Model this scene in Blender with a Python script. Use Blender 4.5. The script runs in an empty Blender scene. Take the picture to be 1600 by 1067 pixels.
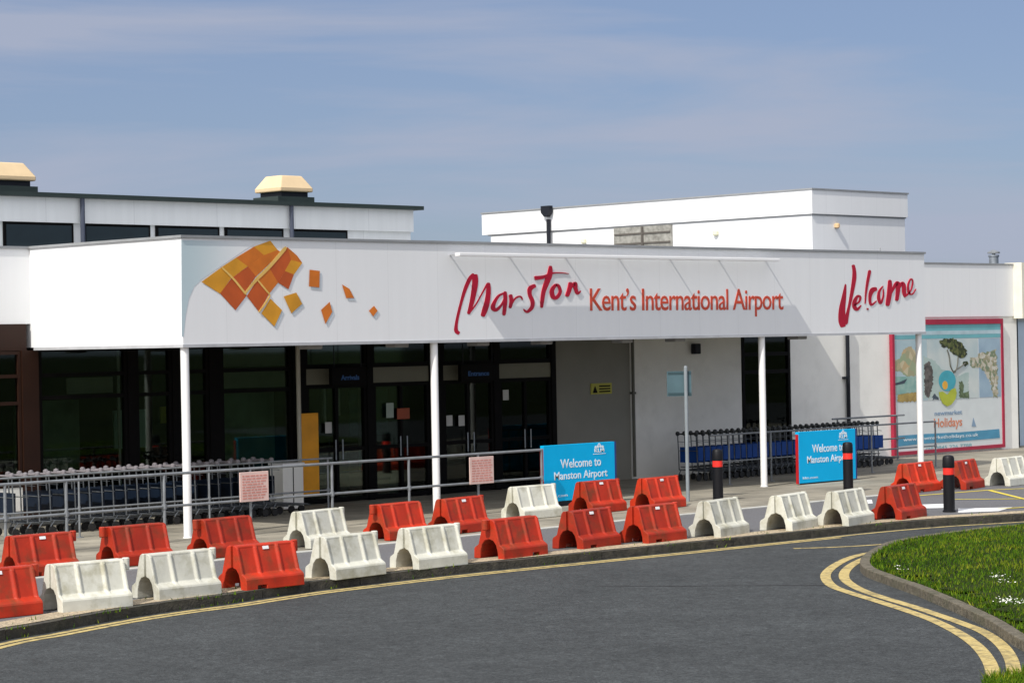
import bpy, bmesh, math, random
from mathutils import Matrix, Vector
random.seed(7)
sc = bpy.context.scene
COL = sc.collection

# ------------------------------------------------------------------ camera
# world axes: X runs along the terminal front, Y goes into the building, z=0 is the paving
F, CX, CY, H, ROLL, YAW = 3663.0, 800.0, 533.5, 3.13, 0.0185, math.radians(44.5)
cu, su = math.cos(YAW), math.sin(YAW)
cam_d = bpy.data.cameras.new('camera'); cam = bpy.data.objects.new('camera', cam_d); COL.objects.link(cam)
sc.camera = cam
cam_d.sensor_width = 36; cam_d.lens = F/1600*36; cam_d.clip_start = 0.1; cam_d.clip_end = 5000
right = Vector((cu, -su, 0)); fwd = Vector((su, cu, 0)); up = Vector((0, 0, 1))
r2 = right*math.cos(ROLL) - up*math.sin(ROLL); u2 = right*math.sin(ROLL) + up*math.cos(ROLL)
m = Matrix(((r2.x, u2.x, -fwd.x, 0), (r2.y, u2.y, -fwd.y, 0), (r2.z, u2.z, -fwd.z, H), (0, 0, 0, 1)))
cam.matrix_world = m

# ------------------------------------------------------------------ world, sun, exposure
SUN = Vector((0.93, 0.21, -1.0)).normalized()      # direction the light travels
w = bpy.data.worlds.new('World'); sc.world = w; w.use_nodes = True
nt = w.node_tree; N = nt.nodes; L = nt.links; N.clear()
out = N.new('ShaderNodeOutputWorld'); bg = N.new('ShaderNodeBackground'); sky = N.new('ShaderNodeTexSky')
sky.sky_type = 'NISHITA'; sky.sun_disc = False
sky.sun_elevation = math.asin(-SUN.z); sky.sun_rotation = math.atan2(-SUN.x, -SUN.y)
sky.air_density = 1.0; sky.dust_density = 0.6; sky.ozone_density = 1.6
tc = N.new('ShaderNodeTexCoord')
# high thin cirrus, laid out by direction in the sky
mp = N.new('ShaderNodeMapping'); mp.inputs['Rotation'].default_value = (0.0, math.radians(-10), math.radians(45)); mp.inputs['Scale'].default_value = (1.5, 2.0, 14.0)
no = N.new('ShaderNodeTexNoise'); no.inputs['Scale'].default_value = 1.9; no.inputs['Detail'].default_value = 6; no.inputs['Roughness'].default_value = 0.55; no.inputs['Distortion'].default_value = 0.3
cr = N.new('ShaderNodeValToRGB'); cr.color_ramp.elements[0].position = 0.44; cr.color_ramp.elements[1].position = 0.64
mx = N.new('ShaderNodeMix'); mx.data_type = 'RGBA'; mx.blend_type = 'MIX'
tint = N.new('ShaderNodeMix'); tint.data_type = 'RGBA'; tint.blend_type = 'MULTIPLY'; tint.inputs[0].default_value = 1.0
tint.inputs[7].default_value = (0.66, 0.73, 0.95, 1)
L.new(tc.outputs['Generated'], mp.inputs['Vector']); L.new(mp.outputs[0], no.inputs['Vector']); L.new(no.outputs[0], cr.inputs[0])
ml = N.new('ShaderNodeMath'); ml.operation = 'MULTIPLY'; ml.inputs[1].default_value = 0.8
L.new(cr.outputs[0], ml.inputs[0]); L.new(ml.outputs[0], mx.inputs[0])
hz = N.new('ShaderNodeMix'); hz.data_type = 'RGBA'; hz.inputs[0].default_value = 0.4; hz.inputs[7].default_value = (3.9, 4.75, 6.6, 1)
L.new(sky.outputs[0], tint.inputs[6]); L.new(tint.outputs[2], hz.inputs[6]); L.new(hz.outputs[2], mx.inputs[6]); mx.inputs[7].default_value = (4.75, 5.2, 6.6, 1)
# hazy brightness added to the unseen sunward sky as fill for shaded walls
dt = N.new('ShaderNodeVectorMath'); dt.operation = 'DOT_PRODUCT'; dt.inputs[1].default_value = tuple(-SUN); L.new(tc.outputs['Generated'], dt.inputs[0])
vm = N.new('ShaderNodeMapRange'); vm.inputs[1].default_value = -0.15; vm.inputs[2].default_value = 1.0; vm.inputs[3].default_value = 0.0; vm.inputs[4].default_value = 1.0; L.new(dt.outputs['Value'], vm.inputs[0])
sun_side_fill = N.new('ShaderNodeMix'); sun_side_fill.data_type = 'RGBA'; L.new(vm.outputs[0], sun_side_fill.inputs[0]); L.new(mx.outputs[2], sun_side_fill.inputs[6]); sun_side_fill.inputs[7].default_value = (17.0, 17.0, 17.5, 1)
L.new(sun_side_fill.outputs[2], bg.inputs[0]); bg.inputs[1].default_value = 0.075; L.new(bg.outputs[0], out.inputs[0])
sd = bpy.data.lights.new('sun', 'SUN'); sd.energy = 3.7; sd.angle = math.radians(0.5); sd.color = (1.0, 0.95, 0.87)
so = bpy.data.objects.new('sun', sd); COL.objects.link(so); so.rotation_euler = SUN.to_track_quat('-Z', 'Y').to_euler(); so.location = (0, 0, 40)
sc.view_settings.view_transform = 'Standard'; sc.view_settings.look = 'None'; sc.view_settings.exposure = 0.2; sc.view_settings.gamma = 1.0

# ------------------------------------------------------------------ survey: photo reading -> real position on a known plane
def ray(x, y):
    dx, dz = x-CX, CY-y
    a = (dx*math.cos(ROLL)+dz*math.sin(ROLL))/F; b = (-dx*math.sin(ROLL)+dz*math.cos(ROLL))/F
    return a*cu+su, -a*su+cu, b
def G(x, y, z=0.0):
    u, v, q = ray(x, y); t = (z-H)/q; return (u*t, v*t)
def W(x, y, Y=31.2):
    u, v, q = ray(x, y); t = Y/v; return (u*t, H+q*t)

# ------------------------------------------------------------------ materials
MATS = {}
def mat(name, col, rough=0.6, metal=0.0, var=0.12, scale=3.0, bump=0.0, bscale=40.0, dirt=None, dirt_scale=1.5, dirt_amt=0.5, emit=None, spec=0.5, rnd=0.0, alt=None, coat=0.0):
    if name in MATS: return MATS[name]
    M = bpy.data.materials.new(name); M.use_nodes = True; t = M.node_tree; n = t.nodes; l = t.links
    b = n['Principled BSDF']; b.inputs['Roughness'].default_value = rough; b.inputs['Metallic'].default_value = metal
    b.inputs['Specular IOR Level'].default_value = spec; b.inputs['Coat Weight'].default_value = coat
    c = n.new('ShaderNodeTexCoord'); nz = n.new('ShaderNodeTexNoise'); nz.inputs['Scale'].default_value = scale; nz.inputs['Detail'].default_value = 6
    oi = n.new('ShaderNodeObjectInfo'); ad = n.new('ShaderNodeVectorMath'); ad.operation = 'ADD'; sclr = n.new('ShaderNodeMath'); sclr.operation = 'MULTIPLY'; sclr.inputs[1].default_value = 37.0
    l.new(oi.outputs['Random'], sclr.inputs[0]); l.new(c.outputs['Object'], ad.inputs[0]); l.new(sclr.outputs[0], ad.inputs[1]); l.new(ad.outputs[0], nz.inputs['Vector'])
    rp = n.new('ShaderNodeValToRGB'); rp.color_ramp.elements[0].position = 0.3; rp.color_ramp.elements[1].position = 0.72
    c2 = alt if alt else tuple(min(1, v*(1+var)) for v in col)
    c1 = tuple(v*(1-var) for v in col) if not alt else col
    rp.color_ramp.elements[0].color = (*c1, 1); rp.color_ramp.elements[1].color = (*c2, 1)
    l.new(nz.outputs[0], rp.inputs[0]); last = rp.outputs[0]
    if dirt:
        n2 = n.new('ShaderNodeTexNoise'); n2.inputs['Scale'].default_value = dirt_scale; n2.inputs['Detail'].default_value = 8; n2.inputs['Roughness'].default_value = 0.65
        l.new(ad.outputs[0], n2.inputs['Vector'])
        r2_ = n.new('ShaderNodeValToRGB'); r2_.color_ramp.elements[0].position = 0.48; r2_.color_ramp.elements[1].position = 0.75
        l.new(n2.outputs[0], r2_.inputs[0]); m1 = n.new('ShaderNodeMath'); m1.operation = 'MULTIPLY'; m1.inputs[1].default_value = dirt_amt; l.new(r2_.outputs[0], m1.inputs[0])
        mm = n.new('ShaderNodeMix'); mm.data_type = 'RGBA'; l.new(m1.outputs[0], mm.inputs[0]); l.new(last, mm.inputs[6]); mm.inputs[7].default_value = (*dirt, 1); last = mm.outputs[2]
    if rnd:
        hs = n.new('ShaderNodeHueSaturation'); mr = n.new('ShaderNodeMapRange'); mr.inputs[3].default_value = 1-rnd; mr.inputs[4].default_value = 1+rnd*0.4
        l.new(oi.outputs['Random'], mr.inputs[0]); l.new(mr.outputs[0], hs.inputs['Value']); l.new(last, hs.inputs['Color']); last = hs.outputs[0]
    l.new(last, b.inputs['Base Color'])
    if bump:
        n3 = n.new('ShaderNodeTexNoise'); n3.inputs['Scale'].default_value = bscale; n3.inputs['Detail'].default_value = 4; l.new(ad.outputs[0], n3.inputs['Vector'])
        bp = n.new('ShaderNodeBump'); bp.inputs['Strength'].default_value = bump; bp.inputs['Distance'].default_value = 0.02; l.new(n3.outputs[0], bp.inputs['Height']); l.new(bp.outputs[0], b.inputs['Normal'])
    if emit:
        b.inputs['Emission Color'].default_value = (*emit, 1); b.inputs['Emission Strength'].default_value = 1.0
    MATS[name] = M; return M

def panel_mat(name, col, joint=1.2, axis=0, depth=0.82, streak=0.06):
    """painted sheet cladding with fine upright joints and faint run marks"""
    if name in MATS: return MATS[name]
    M = bpy.data.materials.new(name); M.use_nodes = True; t = M.node_tree; n = t.nodes; l = t.links
    b = n['Principled BSDF']; b.inputs['Roughness'].default_value = 0.55
    g = n.new('ShaderNodeNewGeometry'); sp = n.new('ShaderNodeSeparateXYZ'); l.new(g.outputs['Position'], sp.inputs[0])
    dv = n.new('ShaderNodeMath'); dv.operation = 'DIVIDE'; dv.inputs[1].default_value = joint
    sm = n.new('ShaderNodeMath'); sm.operation = 'ADD'; l.new(sp.outputs[0], sm.inputs[0]); l.new(sp.outputs[1], sm.inputs[1])
    l.new(sm.outputs[0], dv.inputs[0]); fr = n.new('ShaderNodeMath'); fr.operation = 'FRACT'; l.new(dv.outputs[0], fr.inputs[0])
    lt = n.new('ShaderNodeMath'); lt.operation = 'LESS_THAN'; lt.inputs[1].default_value = 0.008; l.new(fr.outputs[0], lt.inputs[0])
    mp_ = n.new('ShaderNodeMapping'); mp_.inputs['Scale'].default_value = (6, 6, 0.35); l.new(g.outputs['Position'], mp_.inputs[0])
    nz = n.new('ShaderNodeTexNoise'); nz.inputs['Scale'].default_value = 1.0; nz.inputs['Detail'].default_value = 6; l.new(mp_.outputs[0], nz.inputs['Vector'])
    rp = n.new('ShaderNodeValToRGB'); rp.color_ramp.elements[0].position = 0.35; rp.color_ramp.elements[1].position = 0.7
    rp.color_ramp.elements[0].color = (*[c*(1-streak) for c in col], 1); rp.color_ramp.elements[1].color = (*col, 1); l.new(nz.outputs[0], rp.inputs[0])
    mx_ = n.new('ShaderNodeMix'); mx_.data_type = 'RGBA'; l.new(lt.outputs[0], mx_.inputs[0]); l.new(rp.outputs[0], mx_.inputs[6]); mx_.inputs[7].default_value = (*[c*depth for c in col], 1)
    l.new(mx_.outputs[2], b.inputs['Base Color']); MATS[name] = M; return M

def glass_mat(name, tintc, amt=0.07):
    if name in MATS: return MATS[name]
    M = bpy.data.materials.new(name); M.use_nodes = True; t = M.node_tree; n = t.nodes; l = t.links; n.clear()
    o = n.new('ShaderNodeOutputMaterial'); tr = n.new('ShaderNodeBsdfTransparent'); tr.inputs[0].default_value = (*tintc, 1)
    gl = n.new('ShaderNodeBsdfGlossy'); gl.inputs['Roughness'].default_value = 0.02; gl.inputs[0].default_value = (0.62, 0.68, 0.64, 1)
    fr = n.new('ShaderNodeFresnel'); fr.inputs[0].default_value = 1.5
    ms = n.new('ShaderNodeMixShader'); l.new(fr.outputs[0], ms.inputs[0]); l.new(tr.outputs[0], ms.inputs[1]); l.new(gl.outputs[0], ms.inputs[2]); l.new(ms.outputs[0], o.inputs[0])
    MATS[name] = M; return M

white_clad = panel_mat('white_cladding', (0.79, 0.80, 0.81), streak=0.025, depth=.88)
hall_clad = panel_mat('hall_cladding', (0.84, 0.86, 0.85), joint=2.4, streak=0.06)
render_wall = mat('painted_render', (0.86, 0.85, 0.80), 0.8, var=0.05, scale=1.2, dirt=(0.45, 0.44, 0.40), dirt_amt=0.25)
grey_wall = mat('grey_render', (0.24, 0.235, 0.205), 0.8, var=0.06, scale=1.5)
white_metal = mat('white_metal', (0.82, 0.82, 0.82), 0.35, var=0.03, dirt=(0.55, 0.5, 0.4), dirt_amt=0.2)
trim_grey = mat('grey_trim', (0.26, 0.27, 0.28), 0.5)
soffit_m = mat('soffit_board', (0.5, 0.5, 0.48), 0.7, var=0.05)
black_frame = mat('dark_frame', (0.0035, 0.003, 0.003), 0.6, spec=0.1)
brown_frame = mat('brown_frame', (0.022, 0.008, 0.004), 0.5, spec=0.25)
black_metal = mat('black_metal', (0.01, 0.012, 0.018), 0.5, spec=0.25)
navy_metal = mat('navy_downpipe', (0.05, 0.06, 0.09), 0.4)
galv = mat('galvanised_steel', (0.30, 0.33, 0.36), 0.38, metal=0.75, var=0.2, scale=9)
galv_paint = mat('weathered_galvanised', (0.20, 0.215, 0.23), 0.6, metal=0.2, var=0.2, scale=6)
glass = glass_mat('window_glass', (0.60, 0.66, 0.62))
hall_glass = mat('hall_glass', (0.012, 0.022, 0.026), 0.12, var=0.1)
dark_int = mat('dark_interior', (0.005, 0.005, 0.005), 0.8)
beige_panel = mat('beige_fanlight', (0.17, 0.165, 0.12), 0.6, var=0.06)
def tarmac_mat():
    M = bpy.data.materials.new('tarmac'); M.use_nodes = True; t = M.node_tree; n = t.nodes; l = t.links; b = n['Principled BSDF']; b.inputs['Roughness'].default_value = .9; b.inputs['Specular IOR Level'].default_value = .3
    g = n.new('ShaderNodeNewGeometry'); acc = None
    for sc_, det, lo, hi in ((42, 2, .55, 1.55), (14, 4, .58, 1.46), (4, 5, .78, 1.22), (0.45, 6, .78, 1.2)):
        z = n.new('ShaderNodeTexNoise'); z.inputs['Scale'].default_value = sc_; z.inputs['Detail'].default_value = det; z.inputs['Roughness'].default_value = .75; l.new(g.outputs['Position'], z.inputs['Vector'])
        r = n.new('ShaderNodeMapRange'); r.inputs[1].default_value = .3; r.inputs[2].default_value = .7; r.inputs[3].default_value = lo; r.inputs[4].default_value = hi; l.new(z.outputs[0], r.inputs[0])
        if acc is None: acc = r.outputs[0]
        else:
            m_ = n.new('ShaderNodeMath'); m_.operation = 'MULTIPLY'; l.new(acc, m_.inputs[0]); l.new(r.outputs[0], m_.inputs[1]); acc = m_.outputs[0]
    v = n.new('ShaderNodeTexVoronoi'); v.inputs['Scale'].default_value = 9; l.new(g.outputs['Position'], v.inputs['Vector'])
    lt = n.new('ShaderNodeMapRange'); lt.inputs[1].default_value = .05; lt.inputs[2].default_value = .14; lt.inputs[3].default_value = 1.7; lt.inputs[4].default_value = 1.0; l.new(v.outputs['Distance'], lt.inputs[0])
    m_ = n.new('ShaderNodeMath'); m_.operation = 'MULTIPLY'; l.new(acc, m_.inputs[0]); l.new(lt.outputs[0], m_.inputs[1])
    s_ = n.new('ShaderNodeVectorMath'); s_.operation = 'SCALE'; s_.inputs[0].default_value = (0.0405, 0.0445, 0.0460); l.new(m_.outputs[0], s_.inputs['Scale']); l.new(s_.outputs[0], b.inputs['Base Color'])
    bp = n.new('ShaderNodeBump'); bp.inputs['Strength'].default_value = .6; bp.inputs['Distance'].default_value = .01; l.new(acc, bp.inputs['Height']); l.new(bp.outputs[0], b.inputs['Normal'])
    return M
tarmac = tarmac_mat()
lane_m = mat('lay_by_tarmac', (0.085, 0.085, 0.09), 0.8, scale=30, alt=(0.14, 0.14, 0.148), bump=0.3, bscale=90, dirt=(0.09, 0.085, 0.08), dirt_scale=0.8, dirt_amt=0.6)
kerb_m = mat('kerb_concrete', (0.10, 0.092, 0.075), 0.95, scale=14, alt=(0.22, 0.20, 0.17), bump=0.8, bscale=35, dirt=(0.05, 0.052, 0.03), dirt_scale=2.6, dirt_amt=0.7)
kerb_dark = mat('dark_kerb_concrete', (0.026, 0.024, 0.020), 0.95, scale=9, alt=(0.075, 0.068, 0.052), bump=0.8, bscale=35, dirt=(0.03, 0.036, 0.014), dirt_scale=2.0, dirt_amt=0.8)  # one very dark tone for face and top, olive dirt mottled over
gravel_m = mat('gravelly_margin', (0.20, 0.17, 0.12), 0.95, scale=24, alt=(0.60, 0.48, 0.32), bump=1.0, bscale=50, dirt=(0.13, 0.13, 0.07), dirt_scale=2.0, dirt_amt=0.45)
yellow_paint = mat('yellow_paint', (0.36, 0.27, 0.10), 0.9, scale=22, alt=(0.52, 0.42, 0.19), dirt=(0.075, 0.07, 0.06), dirt_scale=7, dirt_amt=1.0, spec=0.2)
white_paint = mat('white_paint', (0.66, 0.66, 0.66), 0.8, dirt=(0.3, 0.3, 0.3), dirt_scale=4, dirt_amt=0.5)
red_plastic = mat('red_plastic', (0.45, 0.030, 0.009), 0.5, var=0.2, scale=4, dirt=(0.15, 0.050, 0.018), dirt_scale=3.4, dirt_amt=0.95, spec=0.3, rnd=0.32, bump=0.08, bscale=25)
white_plastic = mat('white_plastic', (0.58, 0.575, 0.50), 0.55, var=0.1, scale=4, dirt=(0.30, 0.28, 0.18), dirt_scale=3.6, dirt_amt=0.9, rnd=0.16, bump=0.08, bscale=25)
sticker_m = mat('white_sticker', (0.8, 0.8, 0.8), 0.3)
bollard_m = mat('black_bollard', (0.006, 0.006, 0.008), 0.5, spec=0.25)
red_band = mat('red_reflective', (0.75, 0.03, 0.02), 0.3)
blue_board = mat('sky_blue_board', (0.0, 0.42, 0.78), 0.5, spec=0.2, var=0.04)
red_edge = mat('red_edge', (0.45, 0.01, 0.015), 0.4)
navy_edge = mat('navy_edge', (0.02, 0.04, 0.2), 0.4)
board_text = mat('white_lettering', (0.72, 0.80, 0.85), 0.5)
script_red = mat('crimson_lettering', (0.42, 0.0, 0.022), 0.4, var=0.1)
kent_red = mat('orange_red_lettering', (0.58, 0.07, 0.03), 0.4, var=0.08)
frame_red = mat('poster_frame_red', (0.34, 0.015, 0.045), 0.5)
hood_m = mat('sand_plastic', (0.66, 0.50, 0.30), 0.5, var=0.06)
green_black = mat('dark_green_metal', (0.018, 0.03, 0.026), 0.45)
orange_m = mat('orange_panel', (0.85, 0.36, 0.008), 0.5)
tyre = mat('black_rubber', (0.014, 0.014, 0.014), 0.6)
handle_grey = mat('worn_grey_grip', (0.20, 0.185, 0.20), 0.5)
handle_blk = mat('black_grip', (0.012, 0.016, 0.018), 0.45)
blue_panel = mat('blue_panel', (0.006, 0.05, 0.24), 0.5, spec=0.25)
navy_panel = mat('navy_panel', (0.006, 0.012, 0.025), 0.5, spec=0.2)
pink_notice = mat('pale_pink_sheet', (0.70, 0.50, 0.45), 0.5)
notice_line = mat('red_print', (0.58, 0.24, 0.20), 0.5)
grass_soil = mat('grass_soil', (0.010, 0.018, 0.002), 0.95, scale=0.15, alt=(0.028, 0.038, 0.008), spec=0.1)
teal_sign = mat('teal_grey_plate', (0.07, 0.12, 0.14), 0.6, spec=0.2)
cream_lamp = mat('cream_lamp', (0.74, 0.72, 0.52), 0.5)

# paving: flags with joints
def paving_mat():
    M = bpy.data.materials.new('concrete_paving'); M.use_nodes = True; t = M.node_tree; n = t.nodes; l = t.links
    b = n['Principled BSDF']; b.inputs['Roughness'].default_value = 0.9
    g = n.new('ShaderNodeNewGeometry'); br = n.new('ShaderNodeTexBrick'); l.new(g.outputs['Position'], br.inputs['Vector'])
    br.inputs['Scale'].default_value = 1.0; br.inputs['Brick Width'].default_value = 0.9; br.inputs['Row Height'].default_value = 0.6; br.inputs['Mortar Size'].default_value = 0.012
    br.inputs['Color1'].default_value = (0.29, 0.265, 0.21, 1); br.inputs['Color2'].default_value = (0.235, 0.215, 0.17, 1); br.inputs['Mortar'].default_value = (0.085, 0.08, 0.065, 1)
    nz = n.new('ShaderNodeTexNoise'); nz.inputs['Scale'].default_value = 0.7; nz.inputs['Detail'].default_value = 9; l.new(g.outputs['Position'], nz.inputs['Vector'])
    mr = n.new('ShaderNodeMapRange'); mr.inputs[1].default_value = 0.3; mr.inputs[2].default_value = 0.7; mr.inputs[3].default_value = 0.62; mr.inputs[4].default_value = 1.18; l.new(nz.outputs[0], mr.inputs[0])
    mm = n.new('ShaderNodeVectorMath'); mm.operation = 'SCALE'; l.new(br.outputs[0], mm.inputs[0]); l.new(mr.outputs[0], mm.inputs['Scale']); l.new(mm.outputs[0], b.inputs['Base Color'])
    return M
paving = paving_mat()

# ------------------------------------------------------------------ mesh building
class MB:
    def __init__(s): s.v = []; s.f = []; s.sm = False
    def add(s, vs, fs):
        o = len(s.v); s.v += [tuple(p) for p in vs]; s.f += [tuple(i+o for i in q) for q in fs]; return s
    def box(s, x0, x1, y0, y1, z0, z1):
        x0, x1 = min(x0, x1), max(x0, x1); y0, y1 = min(y0, y1), max(y0, y1); z0, z1 = min(z0, z1), max(z0, z1)
        return s.add([(x0,y0,z0),(x1,y0,z0),(x1,y1,z0),(x0,y1,z0),(x0,y0,z1),(x1,y0,z1),(x1,y1,z1),(x0,y1,z1)],
                     [(0,3,2,1),(4,5,6,7),(0,1,5,4),(1,2,6,5),(2,3,7,6),(3,0,4,7)])
    def tube(s, p, q, r, n=8, r2=None):
        p, q = Vector(p), Vector(q); d = (q-p).normalized(); a = d.orthogonal().normalized(); b = d.cross(a); r2 = r if r2 is None else r2
        vs = []
        for c, rr in ((p, r), (q, r2)):
            for i in range(n):
                t = 2*math.pi*i/n; vs.append(c+a*math.cos(t)*rr+b*math.sin(t)*rr)
        fs = [(i, (i+1) % n, n+(i+1) % n, n+i) for i in range(n)] + [tuple(range(n-1, -1, -1)), tuple(range(n, 2*n))]
        return s.add(vs, fs)
    def path(s, pts, r, n=6):
        for a, b in zip(pts[:-1], pts[1:]): s.tube(a, b, r, n)
        return s
    def lathe(s, c, prof, n=20):
        vs = []; k = len(prof)
        for (r, z) in prof:
            for i in range(n):
                t = 2*math.pi*i/n; vs.append((c[0]+r*math.cos(t), c[1]+r*math.sin(t), c[2]+z))
        fs = [(j*n+i, j*n+(i+1) % n, (j+1)*n+(i+1) % n, (j+1)*n+i) for j in range(k-1) for i in range(n)]
        fs += [tuple(range(n-1, -1, -1)), tuple((k-1)*n+i for i in range(n))]
        return s.add(vs, fs)
    def prismY(s, pts, y0, y1):           # polygon in X,z extruded along Y
        n = len(pts); vs = [(x, y0, z) for x, z in pts]+[(x, y1, z) for x, z in pts]
        return s.add(vs, [tuple(range(n)), tuple(range(2*n-1, n-1, -1))]+[(i, n+i, n+(i+1) % n, (i+1) % n) for i in range(n)])
    def prismX(s, pts, x0, x1):           # polygon in Y,z extruded along X
        n = len(pts); vs = [(x0, y, z) for y, z in pts]+[(x1, y, z) for y, z in pts]
        return s.add(vs, [tuple(range(n)), tuple(range(2*n-1, n-1, -1))]+[(i, n+i, n+(i+1) % n, (i+1) % n) for i in range(n)])
    def prismZ(s, pts, z0, z1):
        n = len(pts); vs = [(x, y, z0) for x, y in pts]+[(x, y, z1) for x, y in pts]
        return s.add(vs, [tuple(range(n-1, -1, -1)), tuple(range(n, 2*n))]+[(i, (i+1) % n, n+(i+1) % n, n+i) for i in range(n)])
    def mesh(s, name):
        me = bpy.data.meshes.new(name); me.from_pydata(s.v, [], s.f); me.validate()
        bm = bmesh.new(); bm.from_mesh(me); bmesh.ops.recalc_face_normals(bm, faces=bm.faces); bm.to_mesh(me); bm.free()
        return me
    def build(s, name, material, parent=None, bevel=0.0, smooth=False, me=None):
        me = me or s.mesh(name); me.materials.append(material)
        o = bpy.data.objects.new(name, me); COL.objects.link(o)
        if parent is not None:
            me.transform(Matrix.Translation(-wloc(parent))); o.parent = parent
        if smooth:
            for p in me.polygons: p.use_smooth = True
            if not bevel:
                e = o.modifiers.new('split', 'EDGE_SPLIT'); e.split_angle = math.radians(35)
        if bevel:
            b = o.modifiers.new('bevel', 'BEVEL'); b.width = bevel; b.segments = 2; b.limit_method = 'ANGLE'; b.angle_limit = math.radians(40)
        return o
def wloc(o):
    v = Vector((0, 0, 0))
    while o is not None: v = v+o.location; o = o.parent
    return v
def tag(o, label=None, cat=None, group=None, kind=None):
    if label: o['label'] = label
    if cat: o['category'] = cat
    if group: o['group'] = group
    if kind: o['kind'] = kind
    return o
def thing(name, label, cat, loc=(0, 0, 0), group=None):
    o = bpy.data.objects.new(name, None); o.empty_display_size = 0.2; COL.objects.link(o); o.location = loc
    return tag(o, label, cat, group)
def copy_tree(o, parent=None):
    c = o.copy(); COL.objects.link(c); c.parent = parent
    for ch in list(o.children): copy_tree(ch, c)
    return c
def catmull(pts, k=8):
    P = [pts[0]]+list(pts)+[pts[-1]]; o = []
    for i in range(1, len(P)-2):
        for j in range(k):
            t = j/k; o.append(tuple(0.5*((2*b)+(-a+c)*t+(2*a-5*b+4*c-d)*t*t+(-a+3*b-3*c+d)*t**3) for a, b, c, d in zip(P[i-1], P[i], P[i+1], P[i+2])))
    o.append(tuple(pts[-1])); return o
def offset(pl, d):
    o = []
    for i, p in enumerate(pl):
        a = pl[max(0, i-1)]; b = pl[min(len(pl)-1, i+1)]; t = Vector((b[0]-a[0], b[1]-a[1])).normalized()
        o.append((p[0]-t.y*d, p[1]+t.x*d))
    return o
def strip(pl, d0, d1, z0, z1=None):
    """flat (or, with z1, solid) band along a ground curve between two offsets"""
    A, B = offset(pl, d0), offset(pl, d1); n = len(A); mb = MB()
    if z1 is None:
        return mb.add([(x, y, z0) for x, y in A]+[(x, y, z0) for x, y in B], [(i, i+1, n+i+1, n+i) for i in range(n-1)])
    vs = [(x, y, z0) for x, y in A]+[(x, y, z0) for x, y in B]+[(x, y, z1) for x, y in A]+[(x, y, z1) for x, y in B]
    fs = []
    for i in range(n-1):
        fs += [(2*n+i, 2*n+i+1, 3*n+i+1, 3*n+i), (i, i+1, 2*n+i+1, 2*n+i), (n+i, n+i+1, 3*n+i+1, 3*n+i)]
    return mb.add(vs, fs+[(0, n, 3*n, 2*n), (n-1, 2*n-1, 4*n-1, 3*n-1)])

FONT = None
def text_mesh(body, box, Y, thick=0.006, bold=0.0, spacing=1.0, shear=0.0):
    """lettering fitted into box=(x0,x1,z0,z1) on a plane facing -Y"""
    cu_ = bpy.data.curves.new('lettering', 'FONT'); cu_.body = body; cu_.size = 1; cu_.extrude = 0.5; cu_.offset = bold; cu_.space_character = spacing; cu_.shear = shear; cu_.resolution_u = 3
    o = bpy.data.objects.new('lettering', cu_); COL.objects.link(o)
    me = bpy.data.meshes.new_from_object(o.evaluated_get(bpy.context.evaluated_depsgraph_get())); bpy.data.objects.remove(o)
    xs = [v.co.x for v in me.vertices]; ys = [v.co.y for v in me.vertices]
    x0, x1, z0, z1 = box; sx = (x1-x0)/(max(xs)-min(xs)); sz = (z1-z0)/(max(ys)-min(ys)); mx_, my = min(xs), min(ys)
    for v in me.vertices:
        a, b, c = v.co; v.co = (x0+(a-mx_)*sx, Y-(c+0.5)*thick, z0+(b-my)*sz)
    return me
def text(name, body, box, Y, material, parent, **k):
    me = text_mesh(body, box, Y, **k); me.materials.clear()
    return MB().build(name, material, parent, me=me)
def brush(strokes, org, sc_, Y, mb=None):
    """brush strokes: lists of (x, y, width) read from an enlarged view of the sign"""
    mb = mb or MB()
    for k, st in enumerate(strokes):
        P = catmull(st, 6) if len(st) > 2 else st
        Lp, Rp = [], []
        for i, p in enumerate(P):
            a = P[max(0, i-1)]; b = P[min(len(P)-1, i+1)]; dx, dy = b[0]-a[0], b[1]-a[1]; q = math.hypot(dx, dy) or 1; hw = max(p[2], 2)/2
            if i in (0, len(P)-1): hw *= 0.55
            Lp.append((p[0]-dy/q*hw, p[1]+dx/q*hw)); Rp.append((p[0]+dy/q*hw, p[1]-dx/q*hw))
        w3 = lambda p: W(org[0]+p[0]/sc_, org[1]+p[1]/sc_, Y)
        y = Y-0.004-0.0015*k; n = len(P); vs = []
        for (x, z) in map(w3, Lp): vs.append((x, y, z))
        for (x, z) in map(w3, Rp): vs.append((x, y, z))
        for (x, z) in map(w3, Lp): vs.append((x, Y-0.0005, z))
        for (x, z) in map(w3, Rp): vs.append((x, Y-0.0005, z))
        fs = []
        for i in range(n-1):
            fs += [(i, i+1, n+i+1, n+i), (i, i+1, 2*n+i+1, 2*n+i), (n+i, n+i+1, 3*n+i+1, 3*n+i)]
        mb.add(vs, fs)
    return mb
def pxpoly(pts, org, sc_, Y):
    return [W(org[0]+x/sc_, org[1]+y/sc_, Y) for x, y in pts]
def sheet(mb, pts, y, t=0.003): return mb.prismY(pts, y, y+t)

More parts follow.
